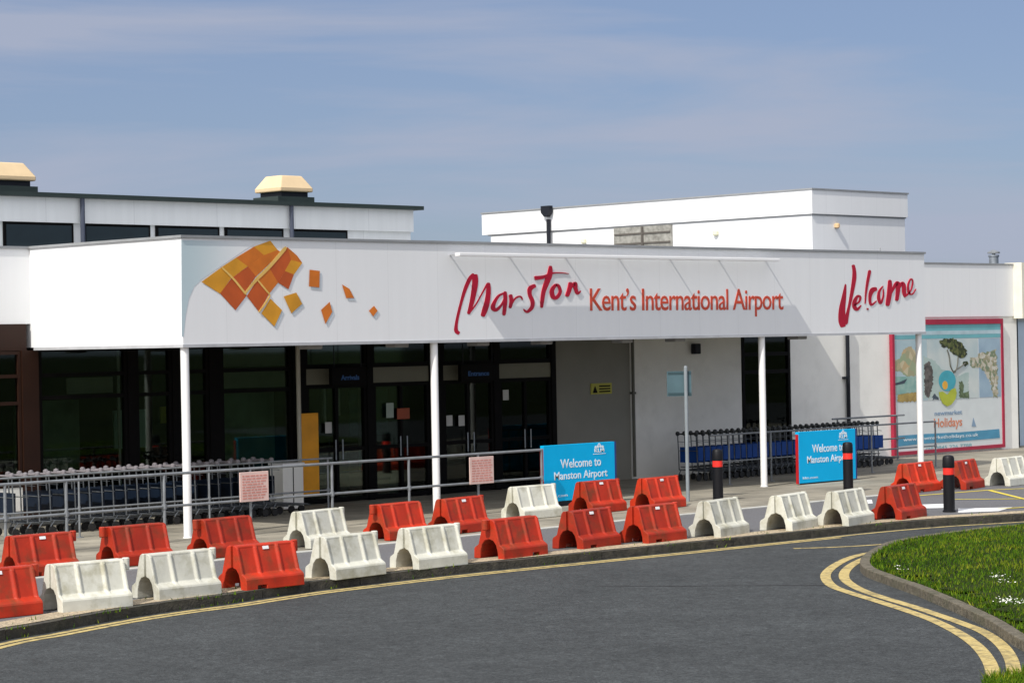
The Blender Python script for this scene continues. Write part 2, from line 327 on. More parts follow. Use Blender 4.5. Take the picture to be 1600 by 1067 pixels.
# ================================================================== SETTING
ZR = -0.11
def struct(name, mb, m_, kind='structure', **k): return tag(mb.build(name, m_, **k), kind=kind)
struct('ground', MB().add([(-900,-900,-0.16),(1200,-900,-0.16),(1200,1200,-0.16),(-900,1200,-0.16)], [(0,1,2,3)]), grass_soil)
struct('road', MB().add([(-30,-2,ZR),(90,-2,ZR),(90,34,ZR),(-30,34,ZR)], [(0,1,2,3)]), tarmac)
kerb_pts = [(-6,4.5),(3,13.6),(7.0,17.6),(10.3,20.2),(12.4,21.65),(13.4,22.3)]+[G(*p) for p in [(0,986),(62,975.5),(125,964),(200,951),(275,940),(350,930.5),(400,923),(475,912),(550,903),(700,886),(870,869),(1040,852.5),(1160,840.5),(1265,830),(1359,820.5),(1469,811.5),(1578,805)]]+[(37.5,21.6),(42,19.8),(52,15.5),(66,9)]
kerb = catmull(kerb_pts, 8)
# paving from the kerb back under the building
back = offset(kerb, 0.14)
struct('pavement', MB().prismZ(back+[(66, 60), (-6, 60)], -0.15, 0.0), paving)
kz = 0.012
def stones(pl, d0, d1, z0, z1, length=0.915, gap=0.012):
    mb = MB(); acc = 0.0; seg = [pl[0]]
    def close(sg):
        if len(sg) > 1:
            q = strip(sg, d0, d1, z0+random.uniform(-.002, .002), z1+random.uniform(-.006, .004)); mb.add(q.v, q.f)
    for a, b in zip(pl[:-1], pl[1:]):
        D = math.hypot(b[0]-a[0], b[1]-a[1]); t = 0.0
        while acc+(D-t) >= length:
            t += length-acc; f = t/D; p = (a[0]+(b[0]-a[0])*f, a[1]+(b[1]-a[1])*f); seg.append(p); close(seg)
            f2 = min(1, (t+gap)/D); seg = [(a[0]+(b[0]-a[0])*f2, a[1]+(b[1]-a[1])*f2)]; acc = 0.0
        acc += D-t; seg.append(b)
        if math.hypot(seg[-1][0]-seg[-2][0], seg[-1][1]-seg[-2][1]) < 1e-4: seg.pop()
    close(seg); return mb
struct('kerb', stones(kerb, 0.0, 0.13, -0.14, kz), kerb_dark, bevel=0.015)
struct('kerb_bed', strip(kerb, 0.012, 0.139, -0.15, kz-.016), mat('dark_mortar', (0.02, 0.019, 0.015), .95))
def span(x0, x1): return [p for p in kerb if x0 <= p[0] <= x1]
struct('gravel_margin', strip(span(-6, 40), 0.132, 0.55, 0.016), gravel_m)
# lay-by lane between the two rows of barriers
lane_pts = [p for p in offset(kerb, 0.54) if 9 < p[0] < 60]
struct('lay_by', MB().add([(x, y, 0.004) for x, y in lane_pts]+[(60, 27.45, 0.004), (9, 27.45, 0.004)], [tuple(range(len(lane_pts)+2))]), lane_m)
struct('lay_by_edging', MB().box(9, 60, 27.45, 27.60, -0.02, 0.022), mat('pale_edging', (0.42,0.42,0.39), 0.9, var=0.15, scale=6), bevel=0.006)
# yellow lines
struct('yellow_line', strip(kerb, -0.22, -0.12, ZR+0.004), yellow_paint)
struct('yellow_line', strip(span(-6, 30.2), -0.37, -0.27, ZR+0.004), yellow_paint)
o4 = lambda pts, z=ZR: [G(1250+x/4.0, 800+y/4.0, z) for x, y in pts]
outer = catmull(o4([(1290,1260),(1240,1120),(1215,1030),(1180,930),(1110,840),(1000,760),(850,683),(700,627),(500,562),(300,500),(200,460),(160,410),(175,368),(240,320),(330,280),(450,252),(560,238)]), 6)
inner = catmull(o4([(1430,1260),(1370,1110),(1340,1010),(1320,920),(1260,830),(1150,750),(1000,690),(850,638),(700,588),(500,528),(370,480),(290,430),(275,390),(300,350),(360,310),(450,275),(560,252)]), 6)
struct('yellow_line', strip(outer, -0.07, 0.07, ZR+0.005), yellow_paint)
struct('yellow_line', strip(inner, -0.07, 0.07, ZR+0.005), yellow_paint)
B = catmull([G(*p, ZR) for p in [(1240,857),(1300,855),(1370,851),(1450,843),(1520,836)]], 5)
struct('yellow_line', strip(B, -0.05, 0.05, ZR+0.005), yellow_paint)
# box marking and give-way dashes where the lay-by opens
mb = MB()
yel2 = mat('fresh_yellow_paint', (0.62,0.50,0.05), 0.8, dirt=(0.25,0.22,0.1), dirt_scale=4, dirt_amt=0.5)
for a, b in [((1436,774.5),(1545,766)), ((1546,766),(1640,762)), ((1546,766.5),(1620,785)), ((1560,795.5),(1640,791)), ((1490,781),(1600,780))]:
    pa, pb = G(*a), G(*b); mb.v += strip([pa, pb], -0.05, 0.05, 0.009+0.0012*len(mb.f)).v; k = len(mb.v); mb.f.append((k-4, k-3, k-1, k-2))
struct('yellow_box_marking', mb, yel2)
mb = MB()
for q in [[(1346,782),(1362,781),(1364,787),(1347,788)], [(1430,789),(1474,787.5),(1480,794),(1432,795)], [(1497,795),(1582,793),(1560,799),(1497,801.5)]]:
    pts = [G(*p) for p in q]; mb.add([(x, y, 0.010) for x, y in pts], [(0, 1, 2, 3)])
struct('give_way_dashes', mb, white_paint)

mb = MB(); a, b_ = G(930,916,ZR), G(1290,914,ZR)
sm = [(a[0]+(b_[0]-a[0])*t/14+random.uniform(-.02,.02), a[1]+(b_[1]-a[1])*t/14+random.uniform(-.03,.03)) for t in range(15)]
struct('road_seam', strip(sm, -0.03, 0.03, ZR+0.003), mat('seam_tar', (0.018,0.018,0.019), .8))
# ---- grass island
isl = [G(*p, ZR) for p in [(1600,1018),(1540,980),(1450,938),(1390,915),(1352,900),(1344,886),(1360,870),(1400,854)]]
isl = [(14.0, 6.0), (17.5, 10.2)]+isl+[G(1500,838.5,ZR), G(1600,829,ZR), (38, 19.3), (50, 14.5)]
islc = catmull(isl, 7)
struct('island_kerb', stones(islc, -0.14, 0.0, -0.14, 0.0), mat('mossy_island_kerb', (0.065, 0.056, 0.038), 0.95, scale=14, alt=(0.155, 0.135, 0.098), bump=0.9, bscale=30, dirt=(0.045, 0.05, 0.022), dirt_scale=2.4, dirt_amt=0.8), bevel=0.025)
struct('island_kerb_bed', strip(islc, -0.165, -0.015, -0.15, -.02), mat('dark_mortar', (0,0,0)))
inner_edge = offset(islc, -0.135)
def top_z(x, y):
    d = min(math.hypot(x-a, y-b) for a, b in inner_edge[::3]); return 0.0+0.16*(1-math.exp(-d/1.2))
def inside(x, y, poly):
    c = False; j = len(poly)-1
    for i in range(len(poly)):
        if (poly[i][1] > y) != (poly[j][1] > y) and x < (poly[j][0]-poly[i][0])*(y-poly[i][1])/(poly[j][1]-poly[i][1])+poly[i][0]: c = not c
        j = i
    return c
poly = inner_edge+[(50, 4), (20, -2)]
# turf surface as a gently mounded sheet
mbt = MB(); mbt.add([(x, y, -0.02) for x, y in poly], [tuple(range(len(poly)))])
gs = .3; vid = {}
for i in range(int(12/gs), int(50/gs)):
    for j in range(int(2/gs), int(22/gs)):
        cs = [(i*gs, j*gs), ((i+1)*gs, j*gs), ((i+1)*gs, (j+1)*gs), (i*gs, (j+1)*gs)]
        if cs[0][0]-cs[0][1] < 0 or not all(inside(x, y, poly) for x, y in cs): continue
        ids = []
        for c in cs:
            if c not in vid: vid[c] = len(mbt.v); mbt.v.append((c[0], c[1], top_z(*c)-0.018))
            ids.append(vid[c])
        mbt.f.append(tuple(ids))
struct('grass_island', mbt, grass_soil)

def blade_mats():
    M = bpy.data.materials.new('grass_blades'); M.use_nodes = True; t = M.node_tree; n = t.nodes; l = t.links; b = n['Principled BSDF']; b.inputs['Roughness'].default_value = 0.8; b.inputs['Specular IOR Level'].default_value = 0.15
    g = n.new('ShaderNodeNewGeometry'); nz = n.new('ShaderNodeTexNoise'); nz.inputs['Scale'].default_value = 1.1; nz.inputs['Detail'].default_value = 8; nz.inputs['Roughness'].default_value = 0.7; l.new(g.outputs['Position'], nz.inputs['Vector'])
    ad = n.new('ShaderNodeMath'); ad.operation = 'ADD'; sb = n.new('ShaderNodeMath'); sb.operation = 'MULTIPLY_ADD'; sb.inputs[1].default_value = 0.35; sb.inputs[2].default_value = -0.17
    l.new(g.outputs['Random Per Island'], sb.inputs[0]); l.new(nz.outputs[0], ad.inputs[0]); l.new(sb.outputs[0], ad.inputs[1])
    r = n.new('ShaderNodeValToRGB'); r.color_ramp.elements[0].position = 0.3; r.color_ramp.elements[0].color = (0.022, 0.062, 0.001, 1)
    r.color_ramp.elements[1].position = 0.75; r.color_ramp.elements[1].color = (0.19, 0.205, 0.012, 1); e = r.color_ramp.elements.new(0.55); e.color = (0.062, 0.125, 0.002, 1)
    l.new(ad.outputs[0], r.inputs[0]); l.new(r.outputs[0], b.inputs['Base Color']); return M
blades = blade_mats()
def grass(name, spots, hmin, hmax, wd):
    mb = MB()
    for (x, y, z) in spots:
        a = random.uniform(0, 6.28); h = random.uniform(hmin, hmax); ww = wd*random.uniform(0.7, 1.4); dx, dy = math.cos(a)*ww, math.sin(a)*ww; lx, ly = random.gauss(0, .35)*h, random.gauss(0, .35)*h
        mb.add([(x-dx, y-dy, z), (x+dx, y+dy, z), (x+dx*.5+lx*.6, y+dy*.5+ly*.6, z+h*.65), (x+lx, y+ly, z+h)], [(0, 1, 2), (0, 2, 3)])
    me = bpy.data.meshes.new(name); me.from_pydata(mb.v, [], mb.f); return tag(MB().build(name, blades, me=me), kind='stuff')
spots = []
xs = [p[0] for p in poly]
while len(spots) < 110000:
    x = random.uniform(17, 44); y = random.uniform(8, 21.5)
    # density thins with distance from the road bend
    if x-y < 1: continue
    if not inside(x, y, poly): continue
    if math.hypot(x-24, y-17) > 7 and random.random() < 0.55: continue
    spots.append((x, y))
ie = inner_edge[::2]
spots = [(x, y, 0.16*(1-math.exp(-math.sqrt(min((x-a)**2+(y-b)**2 for a, b in ie))/1.2))-0.03) for x, y in spots]
tag(grass('grass', spots, 0.025, 0.075, 0.008), 'short bright green grass covering the kerbed island', 'grass')
# near verge at the bottom right corner
vp = [G(*p, -0.11) for p in [(1535,1064),(1560,1058),(1600,1052),(1700,1040),(1760,1120),(1540,1110)]]
verge = []
while len(verge) < 5000:
    x = random.uniform(min(p[0] for p in vp), max(p[0] for p in vp)); y = random.uniform(min(p[1] for p in vp), max(p[1] for p in vp))
    if inside(x, y, vp): verge.append((x, y, -0.11))
g2 = grass('grass_verge', verge, 0.05, 0.12, 0.008); tag(g2, 'grass tufts creeping over the yellow lines in the near right corner', 'grass')
# daisies: two loose patches on the island
mb = MB()
for (px, py, nn) in [(1556,905,26), (1566,912,16), (1572,943,42), (1588,946,26), (1410,892,10)]:
    for _ in range(nn):
        x, y = G(px+random.gauss(0, 8), py+random.gauss(0, 1.6), 0.12); z = 0.16+random.uniform(-.02, .03); r = random.uniform(.006, .014)
        mb.add([(x+r*math.cos(t*1.047), y+r*math.sin(t*1.047), z+random.uniform(-.006, .006)) for t in range(6)], [(0,1,2,3,4,5)])
tag(mb.build('daisies', mat('daisy_white', (0.8,0.8,0.74), 0.7)), 'white daisies sprinkled through the island grass', 'flowers', kind='stuff')
# little weeds along the kerb foot and top
mb_s = []
for _ in range(500):
    i = random.randrange(20, len(kerb)-20); p = offset(kerb, random.choice([random.gauss(-0.02, .02), random.uniform(.1, .5)]))[i] if _ % 7 == 0 else None
    if p: mb_s += [(p[0]+random.gauss(0, .08), p[1]+random.gauss(0, .05), 0.0 if random.random() < .7 else -0.1) for _k in range(7)]
tag(grass('weeds', mb_s, 0.02, 0.07, 0.008), 'sparse weeds growing in the joints of the kerb', 'weeds')

# ================================================================== TERMINAL
YF, YW = 31.2, 35.7
XL, XR = 23.1, 43.75
T = thing('terminal_building', 'long single-storey white airport terminal with a lettered canopy along its front', 'airport terminal', (XL, YF, 0))
ZB, ZT = 3.18, 4.93
# fascia boards of the canopy
MB().box(XL, XR, YF, YF+.12, ZB, ZT).build('canopy_fascia', white_clad, T)
MB().box(XL, XL+.12, YF+.122, YW+.6, ZB, ZT).build('side_fascia', white_clad, T)
MB().box(XR-.12, XR, YF+.122, YW-.02, ZB, ZT).build('side_fascia', white_clad, T)
MB().box(XL+.122, XR-.122, YF+.122, YW+.3, ZB+.03, ZB+.12).build('soffit', soffit_m, T)
MB().box(XL+.122, XR-.122, YF+.122, YW+.3, 4.5, 4.6).build('canopy_roof', trim_grey, T)
mb = MB(); mb.box(XL-.03, XR+.03, YF-.03, YF+.16, ZT+.001, ZT+.045); mb.box(XL-.03, XL+.16, YF+.161, YW+.6, ZT+.001, ZT+.045); mb.box(XR-.16, XR+.03, YF+.161, YW-.02, ZT+.001, ZT+.045)
mb.build('coping', trim_grey, T)
mb = MB(); mb.box(XL-.012, XR+.012, YF-.012, YF+.13, ZB-.05, ZB-.001); mb.box(XL-.012, XL+.13, YF+.131, YW-.1, ZB-.05, ZB-.001); mb.box(XR-.13, XR+.012, YF+.131, YW-.1, ZB-.05, ZB-.001)
mb.build('drip_trim', mat('pale_trim', (0.45,0.46,0.48), 0.5), T)
for x in (26.5, 28.55, 30.6, 32.3, 34.6, 40.2, 36.2):
    lx = MB().box(x-.16, x+.16, 31.9, 32.2, 3.06, 3.21).build('soffit_light', mat('grey_lamp_body', (0.30,0.30,0.31), 0.5), T, bevel=.02)
# left wing: fascia over brown-framed glazing
MB().box(8, XL-.002, YW, YW+.15, 3.6, ZT).build('wing_fascia', white_clad, T)
MB().box(8, XL-.031, YW-.03, YW+.2, ZT+.001, ZT+.045).build('coping', trim_grey, T)
def window(x0, x1, z0, z1, rails, fm, pm, y=YW, fw=.06, name='window', side=True, uprights=()):
    mb = MB(); mb.box(x0, x0+fw, y-.05, y+.05, z0, z1); mb.box(x1-fw, x1, y-.05, y+.05, z0, z1)
    mb.box(x0+fw, x1-fw, y-.048, y+.048, z0, z0+fw); mb.box(x0+fw, x1-fw, y-.048, y+.048, z1-fw, z1)
    for r in rails: mb.box(x0+fw, x1-fw, y-.046, y+.046, r-fw/2, r+fw/2)
    for u in uprights: mb.box(u-fw/2, u+fw/2, y-.044, y+.044, z0+fw, z1-fw)
    o = mb.build(name, fm, T); MB().box(x0+fw*.5, x1-fw*.5, y-.008, y+.008, z0+fw*.5, z1-fw*.5).build('pane', pm, o); return o
MB().box(8, 22.99, YW-.03, YW+.1, 3.13, 3.598).build('brown_panel', mat('brown_panel', (0.024,0.009,0.005), 0.5, spec=0.25), T)
for a, b in ((12.2, 14.8), (14.9, 17.5), (17.6, 20.2), (20.3, 22.85)):
    window(a, b, 0.72, 3.12, (2.68, 2.2), brown_frame, glass)
    MB().box(a-.1, b, YW-.04, YW+.06, 0.30, .715).build('spandrel', render_wall, T)
MB().box(8, 23.0, YW-.04, YW+.06, 0.0, .298).build('plinth', mat('plinth_grey', (0.2,0.2,0.19), 0.8), T)
MB().box(22.86, 23.2, YW-.08, YW+.08, 0.0, 3.13).build('mullion', brown_frame, T)
# glazed front under the canopy
for a, b in ((23.21, 25.12), (25.30, 26.12), (26.24, 26.98), (27.26, 29.0)):
    window(a, b, 0.25, 3.17, (2.68, 2.28), black_frame, glass, fw=.07)
    MB().box(a, b, YW-.04, YW+.05, 0.0, .248).build('plinth', mat('plinth_dark', (0.05,0.05,0.048), 0.7), T)
for a, b in ((25.122, 25.298), (26.122, 26.238), (26.982, 27.258), (29.002, 29.34), (30.92, 31.08), (32.62, 33.0), (34.46, 34.62), (36.2, 36.34)):
    MB().box(a, b, YW-.07, YW+.09, 0.0, 3.18).build('mullion', black_frame, T)
for i, (a, b) in enumerate(((29.342, 30.918), (31.082, 32.618), (33.002, 34.458), (34.622, 36.198))):
    window(a, b, 2.70, 3.17, (), black_frame, glass, fw=.05, name='fanlight')
    MB().box(a, b, YW-.035, YW+.03, 2.35, 2.66).build('fanlight_panel', beige_panel, T)
    MB().box(a, b, YW-.05, YW+.04, 2.661, 2.699).build('transom', black_frame, T)
    d = window(a, b, 0.02, 2.345, (1.05,), black_frame, glass, fw=.075, name='door', uprights=((a+b)/2,))
    MB().tube(((a+b)/2-.09, YW-.1, .85), ((a+b)/2-.09, YW-.1, 1.25), .014).tube(((a+b)/2+.09, YW-.1, .85), ((a+b)/2+.09, YW-.1, 1.25), .014).build('handle', galv, d)
# walls to the right of the doors
MB().box(36.342, 38.75, YW-.02, YW+.2, 0.0, 3.5).build('wall', grey_wall, T)
MB().box(38.752, 42.62, YW-.03, YW+.2, 0.0, 3.5).build('wall', render_wall, T)
window(42.64, 44.44, 0.1, 3.5, (2.72, 2.3), black_frame, glass, fw=.09)
MB().box(44.46, 54.2, YW-.03, YW+.2, 0.0, 3.558).build('wall', render_wall, T)
mb = MB().tube((38.78, YW-.09, 0.05), (38.78, YW-.09, 3.2), .035).box(38.73, 38.83, YW-.13, YW-.02, 1.9, 1.95)
mb.build('downpipe', mat('olive_downpipe', (0.10,0.10,0.08), 0.5), T, smooth=True)
mb = MB().tube((46.62, YW-.11, 0.05), (46.62, YW-.11, 3.5), .05).box(46.48, 46.66, YW-.14, YW-.03, 2.05, 2.11).box(46.48, 46.66, YW-.14, YW-.03, .7, .76)
mb.build('downpipe', black_metal, T, smooth=True)
MB().box(43.9, 54.02, YW-.07, YW+.1, 3.56, ZT).build('wing_fascia', white_clad, T)
MB().box(43.9, 54.02, YW-.09, YW+.2, ZT+.001, ZT+.045).build('coping', trim_grey, T)
MB().box(54.022, 54.28, YW-.34, YW+.2, 3.5, ZT+.07).build('end_trim', mat('cream_trim', (0.75,0.72,0.60), 0.6), T)
MB().box(8, 54.2, YW+.21, 52, 4.5, 4.6).build('flat_roof', trim_grey, T)
# dark rooms behind the glass
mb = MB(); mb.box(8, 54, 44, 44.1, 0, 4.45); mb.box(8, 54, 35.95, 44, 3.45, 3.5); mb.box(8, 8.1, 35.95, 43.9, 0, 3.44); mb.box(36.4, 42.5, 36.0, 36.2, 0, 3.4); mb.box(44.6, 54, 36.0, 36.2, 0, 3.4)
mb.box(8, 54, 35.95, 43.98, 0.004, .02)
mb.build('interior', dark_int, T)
# blinds, strips, furniture and green reflection stand-ins behind the panes
blind = mat('roller_blind', (0.34, 0.34, 0.26), .8, var=.15, scale=2); strip_m = mat('pale_mullion_strip', (0.55,0.56,0.50), .6); green_reflection = mat('green_reflection_tone', (0.17, 0.24, 0.17), .8, var=.5, scale=1.2)
for a, b, z0_, z1_ in ((27.34, 28.94, 2.74, 3.10), (27.34, 28.94, 2.33, 2.64), (23.9, 24.9, 2.33, 2.62)): MB().box(a, b, YW+.10, YW+.12, z0_, z1_).build('blind', blind, T)
MB().box(27.3, 28.98, YW+.5, YW+.54, .9, 2.24).build('inner_panel', green_reflection, T)  # added green panel, imitates the greenish reflection in this bay's glass
MB().box(23.5, 24.9, YW+1.2, YW+1.25, .9, 2.2).build('inner_panel', green_reflection, T)  # second mottled green panel painted as a reflection in the glass
for x in (24.98, 26.10): MB().box(x, x+.05, YW+.06, YW+.09, .3, 3.1).build('reveal', strip_m, T)
for x, z0_ in ((30.25, 1.55), (30.62, 1.7), (31.2, .6)): MB().box(x, x+.06, YW+.5, YW+.56, z0_, 2.25).build('reveal', strip_m, T)
MB().box(31.3, 32.4, YW+1.0, YW+1.5, 0.02, 1.05).build('counter', mat('red_brown_counter', (0.22,0.05,0.04), .6), T)
MB().box(31.35, 32.4, YW+1.0, YW+1.03, 1.25, 2.2).build('inner_panel', mat('dim_teal_screen', (0.05,0.13,0.14), .6, var=.4), T)
# columns
for x in (23.2, 28.77, 38.07, 43.62):
    c = MB().lathe((x, 31.3, 0), [(.07, 0.0), (.07, 3.13)], 20).build('column', white_metal, T, smooth=True)
    MB().lathe((x, 31.3, 0), [(.085, 0.0), (.085, 0.01), (.072, 0.012)], 20).build('base_plate', white_metal, c)
MB().lathe((29.055, YW-.17, 0), [(.045, 0), (.045, 3.2)], 14).build('column', mat('beige_column', (0.42,0.40,0.33), 0.5), T, smooth=True)
# sign light trough on short arms
mb = MB().box(29.05, 38.2, YF-.33, YF-.20, 4.69, 4.75); tr = mb.build('sign_light_trough', white_metal, T, bevel=.01)
for i in range(7):
    x = 29.12+i*1.5
    MB().box(x-.012, x+.012, YF-.201, YF+.01, 4.71, 4.73).build('arm', trim_grey, tr)

# ---- printed artwork on the fascia
art = mat('printed_pale_blue', (0.46,0.56,0.60), 0.5, var=0.06, scale=.8)
def gradient_art():
    M = bpy.data.materials.new('printed_blue_fade'); M.use_nodes = True; t = M.node_tree; n = t.nodes; l = t.links; b = n['Principled BSDF']; b.inputs['Roughness'].default_value = .55
    g = n.new('ShaderNodeNewGeometry'); sp = n.new('ShaderNodeSeparateXYZ'); l.new(g.outputs['Position'], sp.inputs[0])
    mr = n.new('ShaderNodeMapRange'); mr.inputs[1].default_value = 23.1; mr.inputs[2].default_value = 24.6; mr.interpolation_type = 'SMOOTHSTEP'; l.new(sp.outputs[0], mr.inputs[0])
    mx_ = n.new('ShaderNodeMix'); mx_.data_type = 'RGBA'; l.new(mr.outputs[0], mx_.inputs[0]); mx_.inputs[6].default_value = (0.47, 0.58, 0.62, 1); mx_.inputs[7].default_value = (0.78, 0.79, 0.80, 1)
    l.new(mx_.outputs[2], b.inputs['Base Color']); return M
o2, s2 = (270, 340), 3.9525
lg = MB(); sheet(lg, pxpoly([(52,140),(520,150),(400,230),(180,380),(130,430),(100,500),(80,600),(66,735),(55,735)], o2, s2, YF), YF-.003, .0025)
logo = lg.build('logo_backdrop', gradient_art(), T)
tones = {'y': mat('amber_tile', (0.62,0.28,0.015), .5, var=.15, scale=3), 'o': mat('orange_tile', (0.60,0.16,0.012), .5, var=.15, scale=3), 'r': mat('rust_tile', (0.48,0.085,0.012), .5, var=.15, scale=3), 'g': mat('gold_line', (0.72,0.46,0.12), .5)}
tiles = [('y',[(175,397),(300,306),(360,372),(290,470)]), ('r',[(290,468),(362,374),(455,480),(385,572)]), ('y',[(300,306),(388,248),(462,300),(362,374)]),
 ('o',[(388,248),(500,180),(562,232),(462,302)]), ('y',[(500,180),(600,143),(645,200),(562,234)]), ('r',[(362,374),(462,302),(512,362),(440,465)]),
 ('o',[(462,302),(562,232),(645,200),(668,215),(512,364)]), ('o',[(515,385),(592,308),(648,402),(592,472)]), ('r',[(455,485),(518,385),(592,472),(530,582)]),
 ('r',[(592,308),(650,243),(690,330),(648,402)]), ('r',[(650,243),(705,183),(728,262),(690,330)]), ('o',[(705,183),(765,235),(797,280),(728,262)]), ('y',[(728,262),(797,280),(745,352),(690,330)]), ('r',[(648,402),(690,330),(745,352),(712,442)]),
 ('y',[(600,500),(672,572),(625,672),(545,592)]), ('y',[(682,487),(760,463),(796,532),(730,592)]), ('o',[(842,322),(905,330),(902,432),(838,425)]),
 ('o',[(913,570),(966,520),(982,582),(940,657)]), ('o',[(1042,413),(1088,440),(1117,497),(1068,497)]), ('o',[(1208,575),(1240,545),(1262,575),(1235,610)])]
for i, (c, q) in enumerate(tiles):
    if i < 14: continue
    shade = sheet(MB(), pxpoly([(x+14, y+16) for x, y in q], o2, s2, YF), YF-.0035-.0002*i-.0001, .0001); shade.build('printed_shadow', mat('printed_grey', (0.52,0.58,0.62), .6), T)
for i, (c, q) in enumerate(tiles):
    sheet(MB(), pxpoly(q, o2, s2, YF), YF-.0085-.0003*i, .0003).build('logo_tile', tones[c], T)
brush([[(446,468,12),(515,385,18),(600,300,20),(700,182,22)], [(300,306,10),(375,380,12),(452,475,12)], [(515,375,8),(555,425,10),(600,478,8)], [(530,585,8),(570,530,10),(600,480,8)]], o2, s2, YF-.012).build('logo_lines', tones['g'], T)
M_ = [[(362,805,26),(335,785,34),(335,730,26),(350,650,24),(378,540,24),(408,440,30),(448,350,34),(485,312,30)],
 [(488,312,46),(492,380,50),(478,480,44),(458,570,36),(436,645,26)], [(440,640,12),(500,560,12),(550,470,12),(592,395,18)],
 [(600,382,30),(603,450,38),(592,540,44),(572,610,46),(552,664,32)],
 [(738,468,14),(690,490,20),(655,540,28),(640,590,38),(668,608,28),(712,565,18),(740,500,12)], [(740,455,28),(742,540,32),(730,655,28)],
 [(785,480,28),(792,540,30),(780,595,22)], [(784,588,10),(800,550,12),(824,514,13),(852,498,13),(874,502,12),(886,526,7)],
 [(994,405,28),(950,430,38),(945,480,30),(968,540,32),(962,590,30),(922,625,20),(893,602,8)],
 [(1118,242,22),(1112,310,42),(1087,380,42),(1062,450,34),(1050,520,30),(1044,592,20)], [(982,345,34),(1060,335,28),(1130,305,14),(1200,300,9),(1272,308,4)],
 [(1165,395,22),(1130,445,32),(1138,500,34),(1170,505,28),(1198,460,24),(1185,410,22),(1160,398,18)],
 [(1284,378,28),(1274,440,34),(1252,498,28)], [(1265,455,10),(1300,405,22),(1322,392,32),(1326,430,28),(1342,472,20),(1368,450,8)]]
brush(M_, (650,370), 5.3333, YF).build('lettering', script_red, T)
W_ = [[(325,338,12),(315,420,30),(300,520,46),(300,600,52),(308,645,36)], [(322,625,36),(345,520,20),(366,420,24),(386,300,30),(386,240,26),(378,200,22)],
 [(385,490,10),(420,465,14),(430,432,16),(410,425,18),(390,460,28),(388,500,30),(408,518,22),(436,488,8)],
 [(498,238,22),(482,320,20),(470,400,14),(464,480,8)], [(474,515,22),(488,516,22)],
 [(548,372,24),(515,382,34),(498,430,22),(506,486,16),(545,458,8)], [(592,352,8),(565,390,16),(560,440,22),(574,474,16),(592,430,12),(594,372,6)],
 [(640,308,24),(637,400,34),(622,494,28)], [(640,420,10),(678,345,22),(697,335,30),(697,390,28),(688,458,22)], [(697,390,8),(722,335,20),(738,345,26),(742,400,26),(752,430,20)],
 [(757,420,14),(790,380,8),(803,320,8),(788,302,8),(770,345,12),(775,398,14),(800,410,8),(826,372,4)]]
brush(W_, (1250,370), 4.5714, YF).build('lettering', script_red, T)
text('lettering', "Kent\u2019s International Airport", (W(922,488)[0], W(1224,488)[0], 3.555, 4.13), YF-.0005, kent_red, T, thick=.008, bold=0.006, spacing=0.92)

# ================================================================== HALL WITH CLERESTORY (behind left)
HY = 45.0
Hh = thing('clerestory_hall', 'white hall with dark roof edge and strip windows behind the left of the terminal', 'building', (30, HY, 0))
MB().box(14, 40.62, HY, 60, 0, 6.0).build('wall', hall_clad, Hh)
MB().box(14, 40.64, HY-.10, 60, 6.001, 6.56).build('upper_fascia', hall_clad, Hh)
MB().box(14, 40.85, HY-.28, 60.2, 6.561, 6.66).build('roof_edge', green_black, Hh)
for a, b in [(24.0, W(-12,360,HY)[0])]+[(W(p,360,HY)[0], W(q_,360,HY)[0]) for p, q_ in ((4,113),(129,233),(242,341),(350,441),(453,541))]:
    f_ = MB().box(a, b, HY-.05, HY-.005, 5.36, 5.995).build('window', black_frame, Hh); MB().box(a+.06, b-.06, HY-.06, HY-.0505, 5.4, 5.94).build('pane', hall_glass, f_)
for x in (30.42, 36.52): MB().tube((x, HY-.2, 4.6), (x, HY-.2, 6.56), .055, 10).build('downpipe', navy_metal, Hh, smooth=True)
for px_ in (8, 445):
    x, y = W(px_, 300, 46.2)[0], 46.2
    z = 6.66; v = MB().box(x-.62, x+.55, y-.5, y+.5, z, z+.20).build('roof_vent', green_black, Hh)
    MB().box(x-.45, x+.4, y-.42, y+.42, z+.201, z+.32).build('louvre', black_metal, v)
    h = MB(); a0 = [(x-.56,y-.52,z+.322),(x+.50,y-.52,z+.322),(x+.50,y+.52,z+.322),(x-.56,y+.52,z+.322)]
    a1 = [(p[0], p[1], z+.42) for p in a0]; a2 = [(x-.36,y-.32,z+.74),(x+.30,y-.32,z+.74),(x+.30,y+.32,z+.74),(x-.36,y+.32,z+.74)]
    h.add(a0+a1+a2, [(3,2,1,0),(8,9,10,11)]+[(i,(i+1)%4,4+(i+1)%4,4+i) for i in range(4)]+[(4+i,4+(i+1)%4,8+(i+1)%4,8+i) for i in range(4)])
    h.build('hood', hood_m, v, bevel=.03)

# ================================================================== PLANT BLOCK (behind right)
P_ = thing('plant_room_block', 'tall plain white box building standing behind the right of the terminal', 'building', (55.7, 42, 0))
PX0, PX1, PY0, PY1 = 53.46, 57.94, 42.0, 55.3
MB().box(PX0, PX1, PY0, PY1, 0, 6.60).build('wall', white_clad, P_)
MB().box(PX0-.06, PX1+.08, PY0-.06, PY1+.35, 6.64, 7.33).build('parapet_band', white_clad, P_)
MB().box(PX0-.03, PX1+.03, PY0-.03, PY1+.1, 6.601, 6.638).build('shadow_gap', trim_grey, P_)
MB().box(PX0-.09, PX1+.11, PY0-.09, PY1+.38, 7.331, 7.375).build('coping', trim_grey, P_)
lv = MB().box(PX0-.05, PX0-.005, 47.35, 49.75, 5.4, 6.59).build('boarded_opening', mat('weathered_board', (0.27,0.265,0.24), .9, var=.3, scale=8, dirt=(.08,.07,.06), dirt_scale=3), P_)
mb = MB(); mb.box(PX0-.09, PX0-.051, 48.5, 48.58, 5.4, 6.58)
